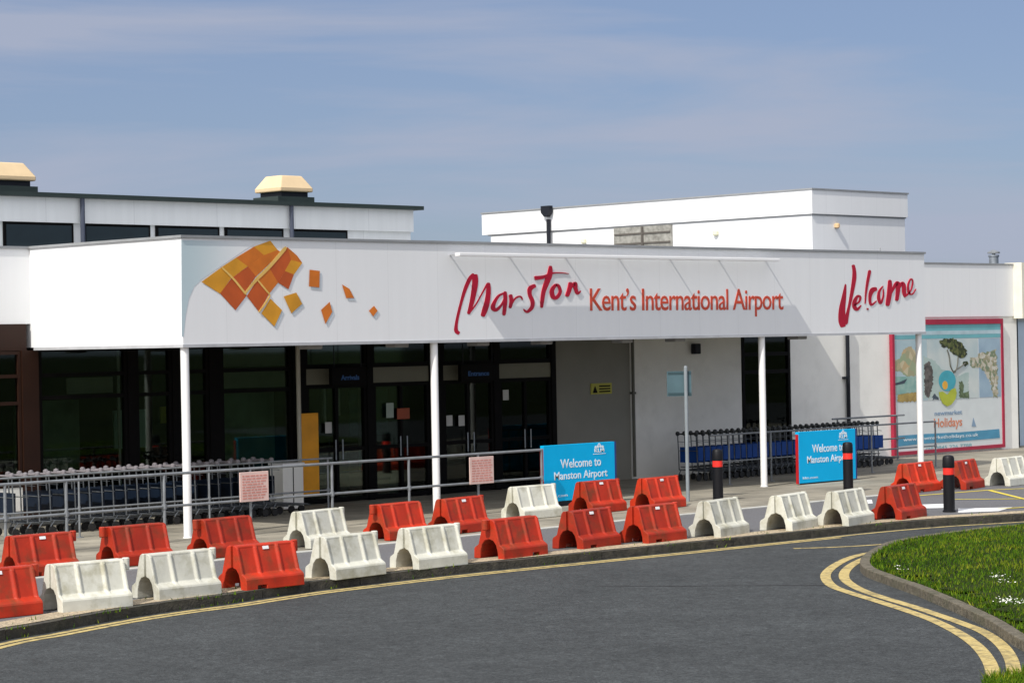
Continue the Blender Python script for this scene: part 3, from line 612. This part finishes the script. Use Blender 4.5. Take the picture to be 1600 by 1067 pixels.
for z in (6.35, 6.05, 5.75): mb.box(PX0-.075, PX0-.051, 47.4, 49.7, z, z+.05)
mb.build('batten', mat('dark_batten', (0.09,0.08,0.07), .9), lv)
mb = MB().tube((PX0-.14, 52.5, 4.6), (PX0-.14, 52.5, 7.0), .07, 10); hp = mb.build('downpipe', black_metal, P_, smooth=True)
MB().prismX([(52.34, 7.43), (52.72, 7.43), (52.72, 7.22), (52.58, 7.08), (52.48, 7.08), (52.34, 7.22)], PX0-.26, PX0-.10).build('hopper', black_metal, hp)
for loc in ((PX0-.05, 51.05, 6.28), (PX0-.05, 45.6, 6.28)):
    MB().lathe((loc[0], loc[1], loc[2]-.12), [(.04, 0), (.09, .04), (.09, .14), (.04, .18)], 12).build('bulkhead_lamp', cream_lamp, P_)
MB().lathe((54.55, PY0-.06, 6.24), [(.04, 0), (.08, .03), (.08, .12), (.04, .15)], 12).build('bulkhead_lamp', mat('peach_lamp', (.65,.45,.25), .5), P_)
# flue and short aerial on the terminal roof
fl = thing('steel_flue', 'short steel flue pipe with a cap on the flat roof at far right', 'flue', (55.16, 37.0, 4.6))
MB().lathe((55.16, 37.0, 4.6), [(.13, 0), (.13, .62), (.15, .63), (.15, .68)], 14).build('pipe', galv, fl, smooth=True)
MB().lathe((55.16, 37.0, 5.32), [(.17, 0), (.17, .04), (.04, .10)], 14).build('cap', galv_paint, fl)
MB().lathe((55.16, 37.0, 5.25), [(.05, 0), (.05, .09)], 8).build('stem', galv, fl)
ae = MB().lathe((0, 0, 0), [(.045, 0), (.02, .04), (.018, .78), (.012, .8)], 8).build('roof_aerial', trim_grey); ae.location = (W(1375, 390, 37)[0], 37, 4.6)
tag(ae, 'thin grey aerial rod standing on the roof in front of the white box building', 'aerial')
# glazed annex at the far right edge
A_ = thing('glazed_annex', 'dark-edged annex with pale blue panels cut off by the right edge', 'building', (58, 36, 0))
MB().box(54.6, 64, 36.3, 46, 0.0, 4.72).build('wall', mat('pale_blue_panel', (0.42,0.52,0.62), .5, var=.05), A_)
MB().box(54.35, 64.1, 35.9, 46.1, 4.721, 4.9).build('roof_edge', black_metal, A_)
MB().tube((54.62, 36.0, 0.02), (54.62, 36.0, 4.72), .08, 10).build('downpipe', black_metal, A_, smooth=True)
MB().box(54.62, 64, 36.2, 36.295, 3.45, 3.52).build('transom', trim_grey, A_)

# ================================================================== POSTER
PY = YW-.09
Po = thing('holiday_poster', 'tall red-framed holiday advertising poster fixed to the wall behind the end column', 'poster', ((48.5+53.4)/2, PY, 0.1))
x0, x1, z0, z1 = 48.44, 53.40, 0.06, 3.50
mb = MB(); fw = .09
mb.box(x0, x0+fw, PY-.05, PY+.05, z0, z1); mb.box(x1-fw, x1, PY-.05, PY+.05, z0, z1); mb.box(x0+fw, x1-fw, PY-.048, PY+.048, z1-fw*1.5, z1); mb.box(x0+fw, x1-fw, PY-.048, PY+.048, z0, z0+fw)
mb.build('frame', frame_red, Po)
MB().box(x0+fw*.5, x1-fw*.5, PY-.02, PY+.03, z0+.05, z1-.05).build('sheet', mat('poster_paper', (0.62,0.66,0.66), .4, var=.04), Po)
iy = PY-.022
def pic(name, x0, x1, z0, z1, m_, k=0, kk=None): return MB().box(x0, x1, iy-.004-.002*k, iy-.002*k-.001, z0, z1).build(name, m_, Po)
pic('banner', x0+fw, x1-fw, 3.0, z1-fw*1.5, mat('poster_teal', (0.16,0.42,0.46), .4, var=.1, scale=2))
pic('banner_stripe', x0+fw, x1-fw, 3.10, 3.20, mat('poster_pale', (0.42,0.55,0.60), .4), 1)
sea = mat('poster_sky', (0.34,0.47,0.52), .4, alt=(0.46,0.56,0.58), scale=1.6)
pz0, pz1 = 1.42, 2.98
xa, xb, xc = 49.95, 52.25, 53.27
pic('picture', x0+fw, xa, pz0, pz1, sea); pic('picture', xa+.02, xb-.03, pz0, pz1, mat('poster_haze', (0.40,0.50,0.52), .4, alt=(0.60,0.63,0.60), scale=1.4)); pic('picture', xb+.02, xc, pz0, pz1, mat('poster_blue', (0.24,0.34,0.44), .4, alt=(0.36,0.48,0.56), scale=1.6))
def jag(pts, amp, step=14):
    rj = random.Random(len(pts)*7+int(pts[0][0])); o = []
    for a, b in zip(pts, pts[1:]+pts[:1]):
        n = max(1, int(math.hypot(b[0]-a[0], b[1]-a[1])/step))
        for t in range(n): o.append((a[0]+(b[0]-a[0])*t/n+rj.uniform(-amp, amp), a[1]+(b[1]-a[1])*t/n+rj.uniform(-amp, amp)))
    return o
def mosaic(name, cols, scale):
    M = bpy.data.materials.new(name); M.use_nodes = True; t = M.node_tree; n = t.nodes; l = t.links; b = n['Principled BSDF']; b.inputs['Roughness'].default_value = .5
    g = n.new('ShaderNodeNewGeometry'); v = n.new('ShaderNodeTexVoronoi'); v.inputs['Scale'].default_value = scale; l.new(g.outputs['Position'], v.inputs['Vector'])
    sp = n.new('ShaderNodeSeparateColor'); l.new(v.outputs['Color'], sp.inputs[0]); r = n.new('ShaderNodeValToRGB'); r.color_ramp.interpolation = 'CONSTANT'
    for i, c in enumerate(cols):
        e = r.color_ramp.elements[i] if i < 2 else r.color_ramp.elements.new(i/len(cols))
        e.position = i/len(cols); e.color = (*c, 1)
    l.new(sp.outputs[0], r.inputs[0]); l.new(r.outputs[0], b.inputs['Base Color']); return M
def shape(name, pts, m_, k): return sheet(MB(), pts, iy-.004-.002*k, .0012).build(name, m_, Po)
q = lambda pts: [W(1380+a/7.114, 490+b/7.114, PY) for a, b in pts]
rock = mosaic('poster_rock', [(0.42,0.36,0.22),(0.52,0.46,0.30),(0.34,0.33,0.20),(0.48,0.36,0.20),(0.30,0.36,0.22)], 6)
shape('headland', q(jag([(96,530),(180,500),(215,400),(300,355),(370,450),(372,690),(250,700),(180,640),(96,640)], 8)), rock, 1)
shape('shore', q(jag([(150,980),(150,900),(280,880),(385,870),(385,975)], 8)), mat('poster_sand', (0.36,0.26,0.08), .5, var=.3, scale=6), 1)
shape('cove', q([(105,700),(372,700),(385,868),(280,878),(150,900),(110,900)]), mat('poster_cove', (0.18,0.36,0.32), .5, alt=(0.34,0.48,0.42), scale=5), 2)
shape('reef', q([(98,780),(180,755),(258,722),(225,775),(110,800)]), mat('poster_dark', (0.05,0.07,0.09), .5), 3)
shape('hill', q(jag([(440,470),(560,520),(640,610),(820,700),(940,640),(940,940),(440,940)], 8)), mat('poster_slope', (0.30,0.42,0.40), .5, alt=(0.46,0.54,0.50), scale=2.4), 1)
shape('bush', q(jag([(448,560),(500,520),(545,640),(540,800),(500,930),(448,900)], 9)), mat('poster_bush', (0.10,0.09,0.08), .6, var=.6, scale=9), 2)
shape('bush', q(jag([(535,930),(560,890),(600,930),(600,955),(540,958)], 8)), mat('poster_dark', (0,0,0)), 2)
shape('cypress', q(jag([(835,940),(835,760),(870,745),(885,800),(880,880),(940,860),(940,942)], 8)), mat('poster_cypress', (0.10,0.14,0.07), .6, var=.5, scale=9), 2)
shape('tree_crown', q(jag([(612,310),(640,285),(760,272),(850,310),(915,400),(918,450),(880,490),(830,480),(760,440),(700,375),(640,370)], 10)), mosaic('poster_crown', [(0.03,0.04,0.01),(0.07,0.09,0.02),(0.02,0.025,0.008),(0.12,0.13,0.04)], 16), 3)
mb = MB(); k0 = 0
for pts in ([(700,400,8),(722,480,8),(735,580,10),(775,660,12)], [(820,480,8),(810,580,8),(785,655,12)], [(775,640,8),(850,590,6),(900,550,6)]):
    P3 = catmull([(a, b) for a, b, _ in pts], 4)
    for a, b in zip(P3[:-1], P3[1:]):
        A3, B3 = q([a, b]); mb.tube((A3[0], iy-.012, A3[1]), (B3[0], iy-.012, B3[1]), .018, 5)
mb.build('tree_branches', mat('poster_trunk', (0.12,0.12,0.10), .6), Po)
shape('small_crown', q(jag([(865,550),(880,528),(925,530),(935,565),(900,590)], 8)), bpy.data.materials['poster_crown'], 4)
shape('village', q(jag([(960,490),(1040,480),(1050,440),(1130,430),(1180,420),(1245,400),(1262,700),(1268,930),(1220,930),(1180,760),(1110,640),(1060,600),(960,590)], 12)), mosaic('poster_village', [(0.20,0.23,0.13),(0.50,0.47,0.38),(0.30,0.28,0.18),(0.42,0.38,0.28),(0.17,0.22,0.14),(0.54,0.52,0.45)], 13), 1)
circ = lambda cx, cy, rx, ry, n=28: [(cx+rx*math.cos(2*math.pi*i/n), cy-ry*math.sin(2*math.pi*i/n)) for i in range(n)]
shape('emblem_disc', q(circ(700, 745, 95, 115)), mat('emblem_teal', (0.06,0.36,0.44), .4), 4)
shape('emblem_flower', q(circ(675, 795, 30, 48, 16)), mat('emblem_amber', (0.75,0.40,0.05), .4), 5)
shape('emblem_leaf', q([(605,870),(650,865),(700,900),(745,840),(790,825),(805,880),(790,950),(745,1010),(700,1030),(650,1000),(615,930)]), mat('emblem_lime', (0.40,0.45,0.04), .4), 6)
r3 = lambda a, b, c, d: (W(a, c, PY)[0], W(b, c, PY)[0], W((a+b)/2, d, PY)[1], W((a+b)/2, c, PY)[1])
text('logo_name', 'newmarket', r3(1459, 1502, 641, 648), iy-.002, mat('poster_slate', (0.22,0.32,0.44), .5), Po, thick=.003, bold=.02)
text('logo_name', 'Holidays', r3(1458, 1502, 652.5, 671), iy-.002, mat('poster_orange', (0.60,0.22,0.12), .5), Po, thick=.003, bold=.015)
shape('sail', q([(995,0)]) and [W(1517, 666, PY), W(1524, 666, PY), W(1519.5, 652, PY)], mat('poster_slate', (0,0,0)), 1)
shape('ribbon', [W(1397, 681, PY), W(1440, 678, PY), W(1500, 675, PY), W(1560, 670, PY), W(1561, 684, PY), W(1500, 689, PY), W(1440, 693, PY), W(1398, 698, PY)], mat('ribbon_blue', (0.07,0.27,0.42), .4), 1)
text('web_address', 'www.newmarketholidays.co.uk', r3(1410, 1527, 680, 687), iy-.008, mat('poster_white', (0.75,0.8,0.8), .5), Po, thick=.002)
text('phone_line', 'call 0845 226 7788', r3(1445, 1517, 695, 701), iy-.002, mat('poster_tealtext', (0.20,0.42,0.46), .5), Po, thick=.002, bold=.01)

# ================================================================== SMALL THINGS ON THE FRONT
def on_wall(name, label, cat, px, py, w_, h_, m_, Y=YW-.06, t=.02, bevel=.003):
    x, z = W(px, py, Y); o = MB().box(-w_/2, w_/2, -t, 0, -h_/2, h_/2).build(name, m_, bevel=bevel); o.location = (x, Y, z); return tag(o, label, cat)
ws = thing('warning_sign', 'yellow warning notice with a black triangle on the grey wall beside the doors', 'sign', (*[W(940,607,YW-.05)[0]], YW-.05, W(940,607,YW-.05)[1]))
c = ws.location
MB().box(c.x-.33, c.x+.33, YW-.05, YW-.025, c.z-.12, c.z+.12).build('plate', mat('dull_yellow', (0.42,0.40,0.05), .5), ws)
MB().prismY([(c.x-.29, c.z-.09), (c.x-.13, c.z-.09), (c.x-.21, c.z+.07)], YW-.054, YW-.051).build('triangle', black_frame, ws)
mb = MB(); [mb.box(c.x-.08, c.x+.28, YW-.054, YW-.051, c.z+dz, c.z+dz+.03) for dz in (-.08, -.02, .04)]; mb.build('print', black_frame, ws)
paper = mat('notice_paper', (0.5,0.5,0.48), .6)
nb = 'notices stuck on the terminal doors'
for lab, px, py in (('small white notice on the door glass right of the orange panel', 513, 668), ('small white notice on the dark doors, left one of the close pair', 702, 657), ('small white notice on the dark doors, right one of the close pair', 721, 657), ('small grey notice high on the last door before the grey wall', 790, 617)):
    tag(on_wall('door_notice', lab, 'notice', px, py, .17, .22, paper, t=.008), group=nb)
on_wall('door_notice', 'white notice beside a red one on the middle door', 'notice', 609, 641, .2, .3, mat('notice_green', (.35,.42,.36), .6), t=.008)['group'] = nb
on_wall('red_notice', 'dark red notice beside a white one on the middle door', 'notice', 630, 646, .34, .22, mat('notice_red', (0.30,0.06,0.02), .6), t=.008)
wl = on_wall('wall_light', 'small dark lamp box high on the white wall above the trolleys', 'lamp', 1084, 545, .2, .24, black_metal, t=.14, bevel=.02)
# orange panel and white cabinet by the door, green board inside
orp = MB().box(-0.250, 0.220, -.06, 0, -.79, .79).build('orange_panel', orange_m, bevel=.006); orp.location = (29.340, YW-.09, 1.01); tag(orp, 'tall plain orange panel standing beside the beige post at the entrance', 'panel')
cab = thing('white_cabinet', 'low white cabinet beside the beige post at the end of the left trolleys', 'cabinet', (28.25, 34.95, 0))
MB().box(28.0, 28.5, 34.75, 35.15, .03, .86).build('carcass', render_wall, cab, bevel=.01); MB().box(27.98, 28.52, 34.73, 35.17, .861, .9).build('top', white_metal, cab); MB().box(28.24, 28.26, 34.745, 34.749, .08, .84).build('door_gap', black_frame, cab)
gb = MB().box(-.36, .36, -.02, .02, -.36, .36).build('display_board', mat('green_display', (0.55,0.75,0.66), .6)); gb.location = (25.75, 36.5, 1.62); tag(gb, 'pale green display board seen through the glass left of the first column', 'board')
ys = MB().box(-.13, .13, -.02, .02, -.16, .16).build('yellow_notice', mat('yellow_notice', (0.8,0.72,0.05), .6)); ys.location = (26.95, 37.0, 1.84); tag(ys, 'small yellow notice seen through the glass beside the first column', 'notice')
# hanging black signs over the doors
for (a, b, lab, word, tx) in ((29.72, 30.62, 'black hanging sign with blue lettering over the left entrance door', 'Arrivals', (29.95, 30.42)), (33.2, 34.24, 'black hanging sign with blue lettering over the door right of the second column', 'Entrance', (33.4, 34.0))):
    s_ = thing('hanging_sign', lab, 'sign', ((a+b)/2, YW-.35, 2.32), group='black signs over the entrance doors')
    MB().box(a, b, YW-.40, YW-.30, 2.32, 2.68).build('box', black_frame, s_, bevel=.01); MB().tube((a+.1, YW-.35, 2.68), (a+.1, YW-.35, 3.2), .01).tube((b-.1, YW-.35, 2.68), (b-.1, YW-.35, 3.2), .01).build('hanger', black_metal, s_)
    text('lettering', word, (*tx, 2.43, 2.53), YW-.401, mat('dim_blue_text', (0.03,0.12,0.35), .5), s_, thick=.004, bold=.02)

# ---- sign pole
sp_ = thing('sign_pole', 'tall grey pole carrying a small teal plate seen from behind', 'signpost', (*G(1075, 783), 0))
c = sp_.location; MB().lathe((c.x, c.y, 0), [(.036, 0), (.036, 2.58), (.02, 2.6)], 12).build('pole', mat('pole_grey', (0.22,0.25,0.27), .6, spec=.3), sp_, smooth=True)
d = Vector((cu, -su, 0)); n_ = Vector((su, cu, 0))
def slab(mb, a, b, y0, y1, z0, z1):
    P = [c+d*a+n_*y0, c+d*b+n_*y0, c+d*b+n_*y1, c+d*a+n_*y1]; mb.add([(p.x, p.y, z0) for p in P]+[(p.x, p.y, z1) for p in P], [(0,3,2,1),(4,5,6,7),(0,1,5,4),(1,2,6,5),(2,3,7,6),(3,0,4,7)]); return mb
slab(MB(), -.36, .11, .045, .06, 2.02, 2.50).build('plate', mat('teal_grey_plate', (0,0,0)), sp_)
for z in (2.44, 2.04): slab(MB(), -.34, .10, .038, .044, z, z+.045).build('rail', mat('dark_teal', (0.02,0.05,0.06), .5), sp_)

# ================================================================== RAILINGS
def railing(name, label, xs, y, x0, x1, top, mid, r=.025, endstub=False, low=None):
    o = thing(name, label, 'railing', ((x0+x1)/2, y, 0), group='tubular steel railings in front of the terminal')
    MB().tube((x0, y, top), (x1, y, top), r, 10).build('top_rail', galv_paint, o, smooth=True)
    MB().tube((x0, y, mid), (x1, y, mid), r*.9, 10).build('mid_rail', galv_paint, o, smooth=True)
    if low: MB().tube((x0, y, low), (x1, y, low), r*.8, 8).build('low_rail', galv_paint, o, smooth=True)
    for x in xs:
        p = MB().tube((x, y, 0), (x, y, top-.0), r, 10).build('post', galv_paint, o, smooth=True)
        MB().lathe((x, y, 0), [(.07, .001), (.07, .012)], 10).build('foot_plate', galv_paint, p)
        MB().lathe((x, y, mid-.04), [(r*1.5, 0), (r*1.5, .08)], 10).build('clamp', galv_paint, p)
    return o
railing('guard_railing', 'long two-rail steel guard railing running past the first two columns', (16.2, 17.9, 19.45, 20.55, 22.41, 24.16, 25.93, 27.70, 29.39, 31.03), 30.85, 14.5, 31.05, 1.10, .58, r=.024)
railing('guard_railing', 'thin steel railing close behind the guard railing along the left trolleys', (20.0, 22.2, 24.9, 27.6), 32.95, 18.0, 27.7, 1.06, .48, r=.017)
railing('guard_railing', 'thin steel railing in front of the right trolleys between column and poster', (38.2, 39.6, 41.2, 43.2, 45.68), 32.35, 37.6, 45.7, 1.07, .50, r=.02)
rr = railing('guard_railing', 'short higher steel railing end at the nose of the right trolleys', (45.2, 47.6), 34.85, 45.0, 47.9, 1.12, .55, r=.022)
def notice(label, x):
    o = thing('pink_notice', label, 'notice', (x, 30.8, .80), group='pale pink notices tied to the guard railing')
    MB().box(x-.30, x+.30, 30.79, 30.81, .56, 1.05).build('sheet', pink_notice, o, bevel=.004)
    mb = MB()
    for i in range(9):
        z = .985-i*.046; a = x-.25
        while a < x+.2:
            wd = random.uniform(.04, .11); mb.box(a, min(a+wd, x+.26), 30.7865, 30.7895, z-.012, z+.010); a += wd+.02
    mb.build('print', notice_line, o)
notice('pale pink notice of fine red print right of the first column', 24.20)
notice('pale pink notice of fine red print right of the second column', 29.43)

# ================================================================== WELCOME BOARDS
def board(label, x0, x1, y, z0, z1, navy):
    o = thing('welcome_board', label, 'sign', ((x0+x1)/2, y, 0), group='blue welcome boards outside the terminal')
    MB().box(x0, x1, y, y+.09, z0, z1).build('panel', blue_board, o, bevel=.004)
    MB().box(x0-.035, x0-.001, y+.005, y+.06, z0-.01, z1-.05).build('edge', red_edge, o)
    MB().box(x1+.001, x1+.05, y+.005, y+.12, z0, z1).build('edge', navy_edge, o)
    MB().box(x0+.1, x1-.1, y+.02, y+.07, 0, z0-.001).build('foot', black_metal, o)
    wd, hh = x1-x0, z1-z0; X = lambda t: x0+wd*t; Z = lambda t: z0+hh*t
    text('lettering', 'Welcome to', (X(.23), X(.80), Z(.58), Z(.74)), y-.0005, board_text, o, thick=.004, bold=.012)
    text('lettering', 'Manston Airport', (X(.14), X(.89), Z(.335), Z(.52)), y-.0005, board_text, o, thick=.004, bold=.012)
    text('web_address', 'klm.com', (X(.06), X(.32), Z(.075), Z(.125)), y-.0005, board_text, o, thick=.004)
    text('airline_name', 'KLM', (X(.71), X(.85), Z(.825), Z(.89)), y-.0005, board_text, o, thick=.004, bold=.03)
    mb = MB(); cx_ = X(.78)
    for dx, dz, r in ((-.075, .915, .030), (-.027, .928, .030), (.027, .928, .030), (.075, .915, .030)):
        mb.prismY([(cx_+dx*1.3+r*math.cos(t*.5236), Z(dz)+r*math.sin(t*.5236)) for t in range(12)], y-.004, y-.0005)
    mb.prismY([(cx_-.02, Z(.955)), (cx_+.02, Z(.955)), (cx_+.012, Z(.99)), (cx_-.012, Z(.99))], y-.004, y-.0005); mb.box(cx_-.035, cx_+.035, y-.0045, y-.0006, Z(.965), Z(.975))
    mb.build('crown_emblem', board_text, o)
    mb = MB().box(X(.69), X(.87), y-.004, y-.0005, Z(.79), Z(.80)); mb.build('underline', board_text, o)
board('blue welcome board standing at the end of the guard railing beside the grey wall', 31.24, 33.19, 31.0, .10, 1.16, 0)
board('blue welcome board with a bollard in front, before the right trolleys', 38.87, 40.82, 31.0, .03, 1.11, 1)

# ================================================================== BOLLARDS
def bollard():
    o = thing('bollard', 'b', 'bollard', (0, 0, 0), group='black bollards with a red band')
    MB().lathe((0, 0, 0), [(.115, 0), (.115, .03), (.100, .04), (.100, .66)], 24).build('post', bollard_m, o, smooth=True)
    MB().lathe((0, 0, .661), [(.098, 0), (.098, .118)], 24).build('band', red_band, o, smooth=True)
    MB().lathe((0, 0, .78), [(.102, 0), (.106, .02), (.102, .17), (.085, .205), (.04, .22)], 24).build('cap', bollard_m, o, smooth=True)
    return o
b0 = bollard()
for i, (x, y, lab) in enumerate(((34.25, 29.3, 'black bollard with a red band in front of the right trolleys'), (37.60, 28.75, 'black bollard with a red band in front of the right welcome board'), (34.22, 23.97, 'black bollard with a red band standing alone near the kerb beside white dashes'))):
    o = b0 if i == 0 else copy_tree(b0); o.location = (x, y, 0); o['label'] = lab; o.rotation_euler.z = i

# ================================================================== BARRIERS
def mesh_bool(me, cutters):
    o = bpy.data.objects.new('tmp', me); COL.objects.link(o); tmp = []
    for c in cutters:
        co = bpy.data.objects.new('cut', c); COL.objects.link(co); tmp.append(co)
        md = o.modifiers.new('b', 'BOOLEAN'); md.operation = 'DIFFERENCE'; md.object = co; md.solver = 'EXACT'
    bv = o.modifiers.new('bv', 'BEVEL'); bv.width = .009; bv.segments = 2; bv.limit_method = 'ANGLE'; bv.angle_limit = math.radians(28)
    r = bpy.data.meshes.new_from_object(o.evaluated_get(bpy.context.evaluated_depsgraph_get()))
    for t in tmp+[o]: bpy.data.objects.remove(t)
    return r
def barrier_mesh(notch=True):
    st = [(-.485, 0), (-.455, 0), (-.435, 1), (-.205, 1), (-.180, 0), (-.155, 0), (-.13, 1), (.155, 1), (.18, 0), (.205, 0), (.23, 1), (.435, 1), (.455, 0), (.485, 0)]
    prof = []
    for x, r in st:
        a = [(.295, 0), (.290, .135), (.278, .160), (.205-.03*r, .205), (.112-.028*r, .525), (.092-.01*r, .55), (.06, .565)]
        prof.append([(x, -y, z) for y, z in a]+[(x, y, z) for y, z in reversed(a)])
    n = len(prof[0]); mb = MB(); vs = [p for q_ in prof for p in q_]
    fs = [(j*n+i, j*n+(i+1) % n, (j+1)*n+(i+1) % n, (j+1)*n+i) for j in range(len(prof)-1) for i in range(n)]+[tuple(range(n-1, -1, -1)), tuple((len(prof)-1)*n+i for i in range(n))]
    me = mb.add(vs, fs).mesh('body')
    arch = [(-.175, -.05), (-.165, .10), (-.135, .20), (-.085, .26), (0, .285), (.085, .26), (.135, .20), (.165, .10), (.175, -.05)]
    cuts = [MB().prismX(arch, -.7, .7).mesh('c'), MB().box(-.55, -.44, -.022, .022, .20, .70).mesh('c')]
    for x in ((-.22,) if notch else ()): cuts.append(MB().box(x-.075, x+.075, -.4, .4, -.05, .055).mesh('c'))
    return mesh_bool(me, cuts)
body_red = barrier_mesh(); body_white = barrier_mesh(False)
def lug_mesh(): return MB().box(.47, .555, -.028, .028, .425, .562).lathe((.565, 0, .42), [(.038, 0), (.046, .01), (.046, .14), (.038, .15)], 14)
def barrier(bm_, m_, nm, grp, cat='barrier'):
    o = thing(nm, 'x', cat, (0, 0, 0), group=grp)
    body = MB().build('body', m_, o, me=bm_); lug_mesh().build('connector_lug', m_, o, bevel=.004)
    body.data.polygons.foreach_set('use_smooth', [False]*len(body.data.polygons))
    return o
pr = barrier(body_red, red_plastic, 'red_barrier', 'red plastic traffic barriers')
MB().prismX([(-.104, .495), (-.092, .535), (-.090, .533), (-.100, .494)], -.05, .05).build('sticker', sticker_m, pr)
pw = barrier(body_white, white_plastic, 'white_barrier', 'white plastic traffic barriers')
# (colour, px of far-left foot, yaw, lug on left?, label)
front = [('r', -85, 966, 0, 0, 'bright red plastic barrier in the kerbside row cut off by the left edge'),
 ('w', 60, 953, -4, 0, 'white plastic barrier, first white one in the kerbside row from the left'),
 ('w', 206, 934.5, 0, 0, 'white plastic barrier between a white one and a red one, kerbside row'),
 ('r', 341, 919.5, 1, 0, 'red plastic barrier between two white pairs in the kerbside row'),
 ('w', 477, 903.5, 5, 0, 'stained white plastic barrier right of the lone red one in the kerbside row'),
 ('w', 609, 887.5, 2, 0, 'clean white plastic barrier with a red one on its right, kerbside row'),
 ('r', 741, 872, 4, 1, 'red plastic barrier with a left-hand lug, first of three reds in the kerbside row'),
 ('r', 863, 857, 7, 0, 'red plastic barrier, middle of three reds in the kerbside row'),
 ('r', 967, 848, 4, 0, 'red plastic barrier, last of three reds in the kerbside row'),
 ('w', 1075, 839, 12, 0, 'dirty white plastic barrier in front of the first bollard, kerbside row'),
 ('w', 1187, 829, 13, 0, 'stained white plastic barrier in front of the third column, kerbside row'),
 ('w', 1276, 821.5, 11, 0, 'greyish white plastic barrier in front of the second bollard, kerbside row'),
 ('r', 1360, 812, 10, 0, 'scuffed red plastic barrier at the right end of the kerbside row')]
rear = [('r', -3, 900, 0, 0, 'red plastic barrier in the rear row reaching the left edge'),
 ('r', 150, 883, 0, 1, 'red plastic barrier left of the first column, lug on its left end'),
 ('r', 292, 870, 6, 1, 'red plastic barrier just right of the first column, rear row'),
 ('w', 442, 856, 8, 0, 'yellowed white plastic barrier behind the lone red barrier, rear row'),
 ('r', 567, 843, 6, 1, 'red plastic barrier left of the second column, rear row'),
 ('r', 668, 833, 7, 0, 'red plastic barrier at the foot of the second column, rear row'),
 ('w', 783, 810, 1, 0, 'dirty white plastic barrier in front of the left welcome board'),
 ('r', 888, 801, 3, 0, 'red plastic barrier directly below the left welcome board, rear row'),
 ('r', 984, 795, 5, 0, 'red plastic barrier left of the sign pole, behind the kerbside reds'),
 ('r', 1391, 769, 4, 0, 'red plastic barrier in front of the end column, rear row'),
 ('r', 1467, 765, 12, 0, 'red plastic barrier behind the lone kerbside bollard'),
 ('w', 1538, 759, 6, 0, 'white plastic barrier cut off by the right edge')]
used = {'r': 0, 'w': 0}
for (c_, px, py, yaw, flip, lab) in front+rear:
    src = pr if c_ == 'r' else pw; o = src if not used[c_] else copy_tree(src); used[c_] = 1
    a = math.radians(yaw); x, y = G(px, py)
    ox, oy = .48, -.295
    o.location = (x+ox*math.cos(a)-oy*math.sin(a), y+ox*math.sin(a)+oy*math.cos(a), .006); o.rotation_euler.z = a+(math.pi if flip else 0); o['label'] = lab
print('barrier rows done')

# ================================================================== LUGGAGE TROLLEYS
def trolley(blue, grip, panel, nm, grp, lab, galv=galv):
    o = thing(nm, lab, 'trolley', (0, 0, 0), group=grp); hw = .27
    f = MB()
    for s in (-1, 1):
        f.path([(0, s*hw, 1.02), (.02, s*hw, .62), (.03, s*hw, .24), (.95, s*hw*.72, .16)], .013, 6)
        f.path([(.02, s*hw*.98, .86), (.20, s*hw*.93, .84)], .006, 5)
        f.path([(.10, s*hw, .24), (.02, s*hw, .14)], .012, 5)
    f.tube((.95, -hw*.72, .16), (.95, hw*.72, .16), .014, 6); f.tube((.09, -hw, .30), (.09, hw, .30), .012, 6); f.tube((.05, -hw, .66), (.05, hw, .66), .010, 5)
    f.build('frame', galv, o, smooth=True)
    b = MB()
    for k in range(5): b.tube((.12+.0*k, -hw*.8+k*hw*.4, .245), (.93, (-hw*.8+k*hw*.4)*.75, .175), .006, 4)
    b.build('platform', galv, o)
    h = MB().tube((0, -hw-.03, 1.03), (0, hw+.03, 1.03), .017, 8)
    for s in (-1, 1): h.lathe((0, s*(hw+.0), .985), [(.02, 0), (.042, .02), (.050, .05), (.042, .085), (.015, .10)], 10)
    h.build('handle', grip, o, smooth=True)
    MB().box(.055, .075, -hw+.01, hw-.01, .40, .74).build('rear_panel', panel, o)
    if blue: MB().box(.04, .20, -hw-.022, -hw-.014, .44, .74).build('side_panel', panel, o)
    for s, x in ((-1, .06), (1, .06), (0, .90)):
        wv = MB().tube((x, s*hw-.016, .075), (x, s*hw+.016, .075), .072, 14)
        wv.build('wheel', tyre, o, smooth=True)
    return o
tl = trolley(0, handle_grey, navy_panel, 'luggage_trolley', 'luggage trolleys nested behind the guard railing', 'steel luggage trolley in the nested row behind the guard railing at left', galv=mat('tarnished_steel', (0.17, 0.185, 0.20), 0.45, metal=0.7, var=.3, scale=9))
n1 = 23
for i in range(n1):
    o = tl if i == 0 else copy_tree(tl); o.location = (21.5+i*.252+random.gauss(0, .012), 34.15+random.gauss(0, .012), 0); o.rotation_euler.z = random.gauss(0, .012)
    if i < 2 and i != 0:
        for ch in [c for c in o.children if c.name.startswith('rear_panel')]: bpy.data.objects.remove(ch)
    if i == 0: o['label'] = 'leftmost luggage trolley of the row behind the guard railing'
    if i == n1-1: o['label'] = 'front luggage trolley of the left row, next to the white cabinet'
tr_ = trolley(1, handle_blk, blue_panel, 'luggage_trolley', 'luggage trolleys with blue panels nested along the white wall', 'luggage trolley with blue panels in the nested row along the white wall', galv=mat('dull_steel', (0.12, 0.13, 0.14), 0.5, metal=0.6, var=.3, scale=9))
n2 = 33
for i in range(n2):
    o = tr_ if i == 0 else copy_tree(tr_); o.location = (38.75+i*.205+random.gauss(0, .010), 34.0+random.gauss(0, .012), 0); o.rotation_euler.z = random.gauss(0, .012)
    if i == 0: o['label'] = 'rearmost blue-panelled luggage trolley, handles nearest the grey wall'
    if i == n2-1: o['label'] = 'foremost blue-panelled luggage trolley, wheels showing right of the welcome board'
print('objects', len(bpy.data.objects))
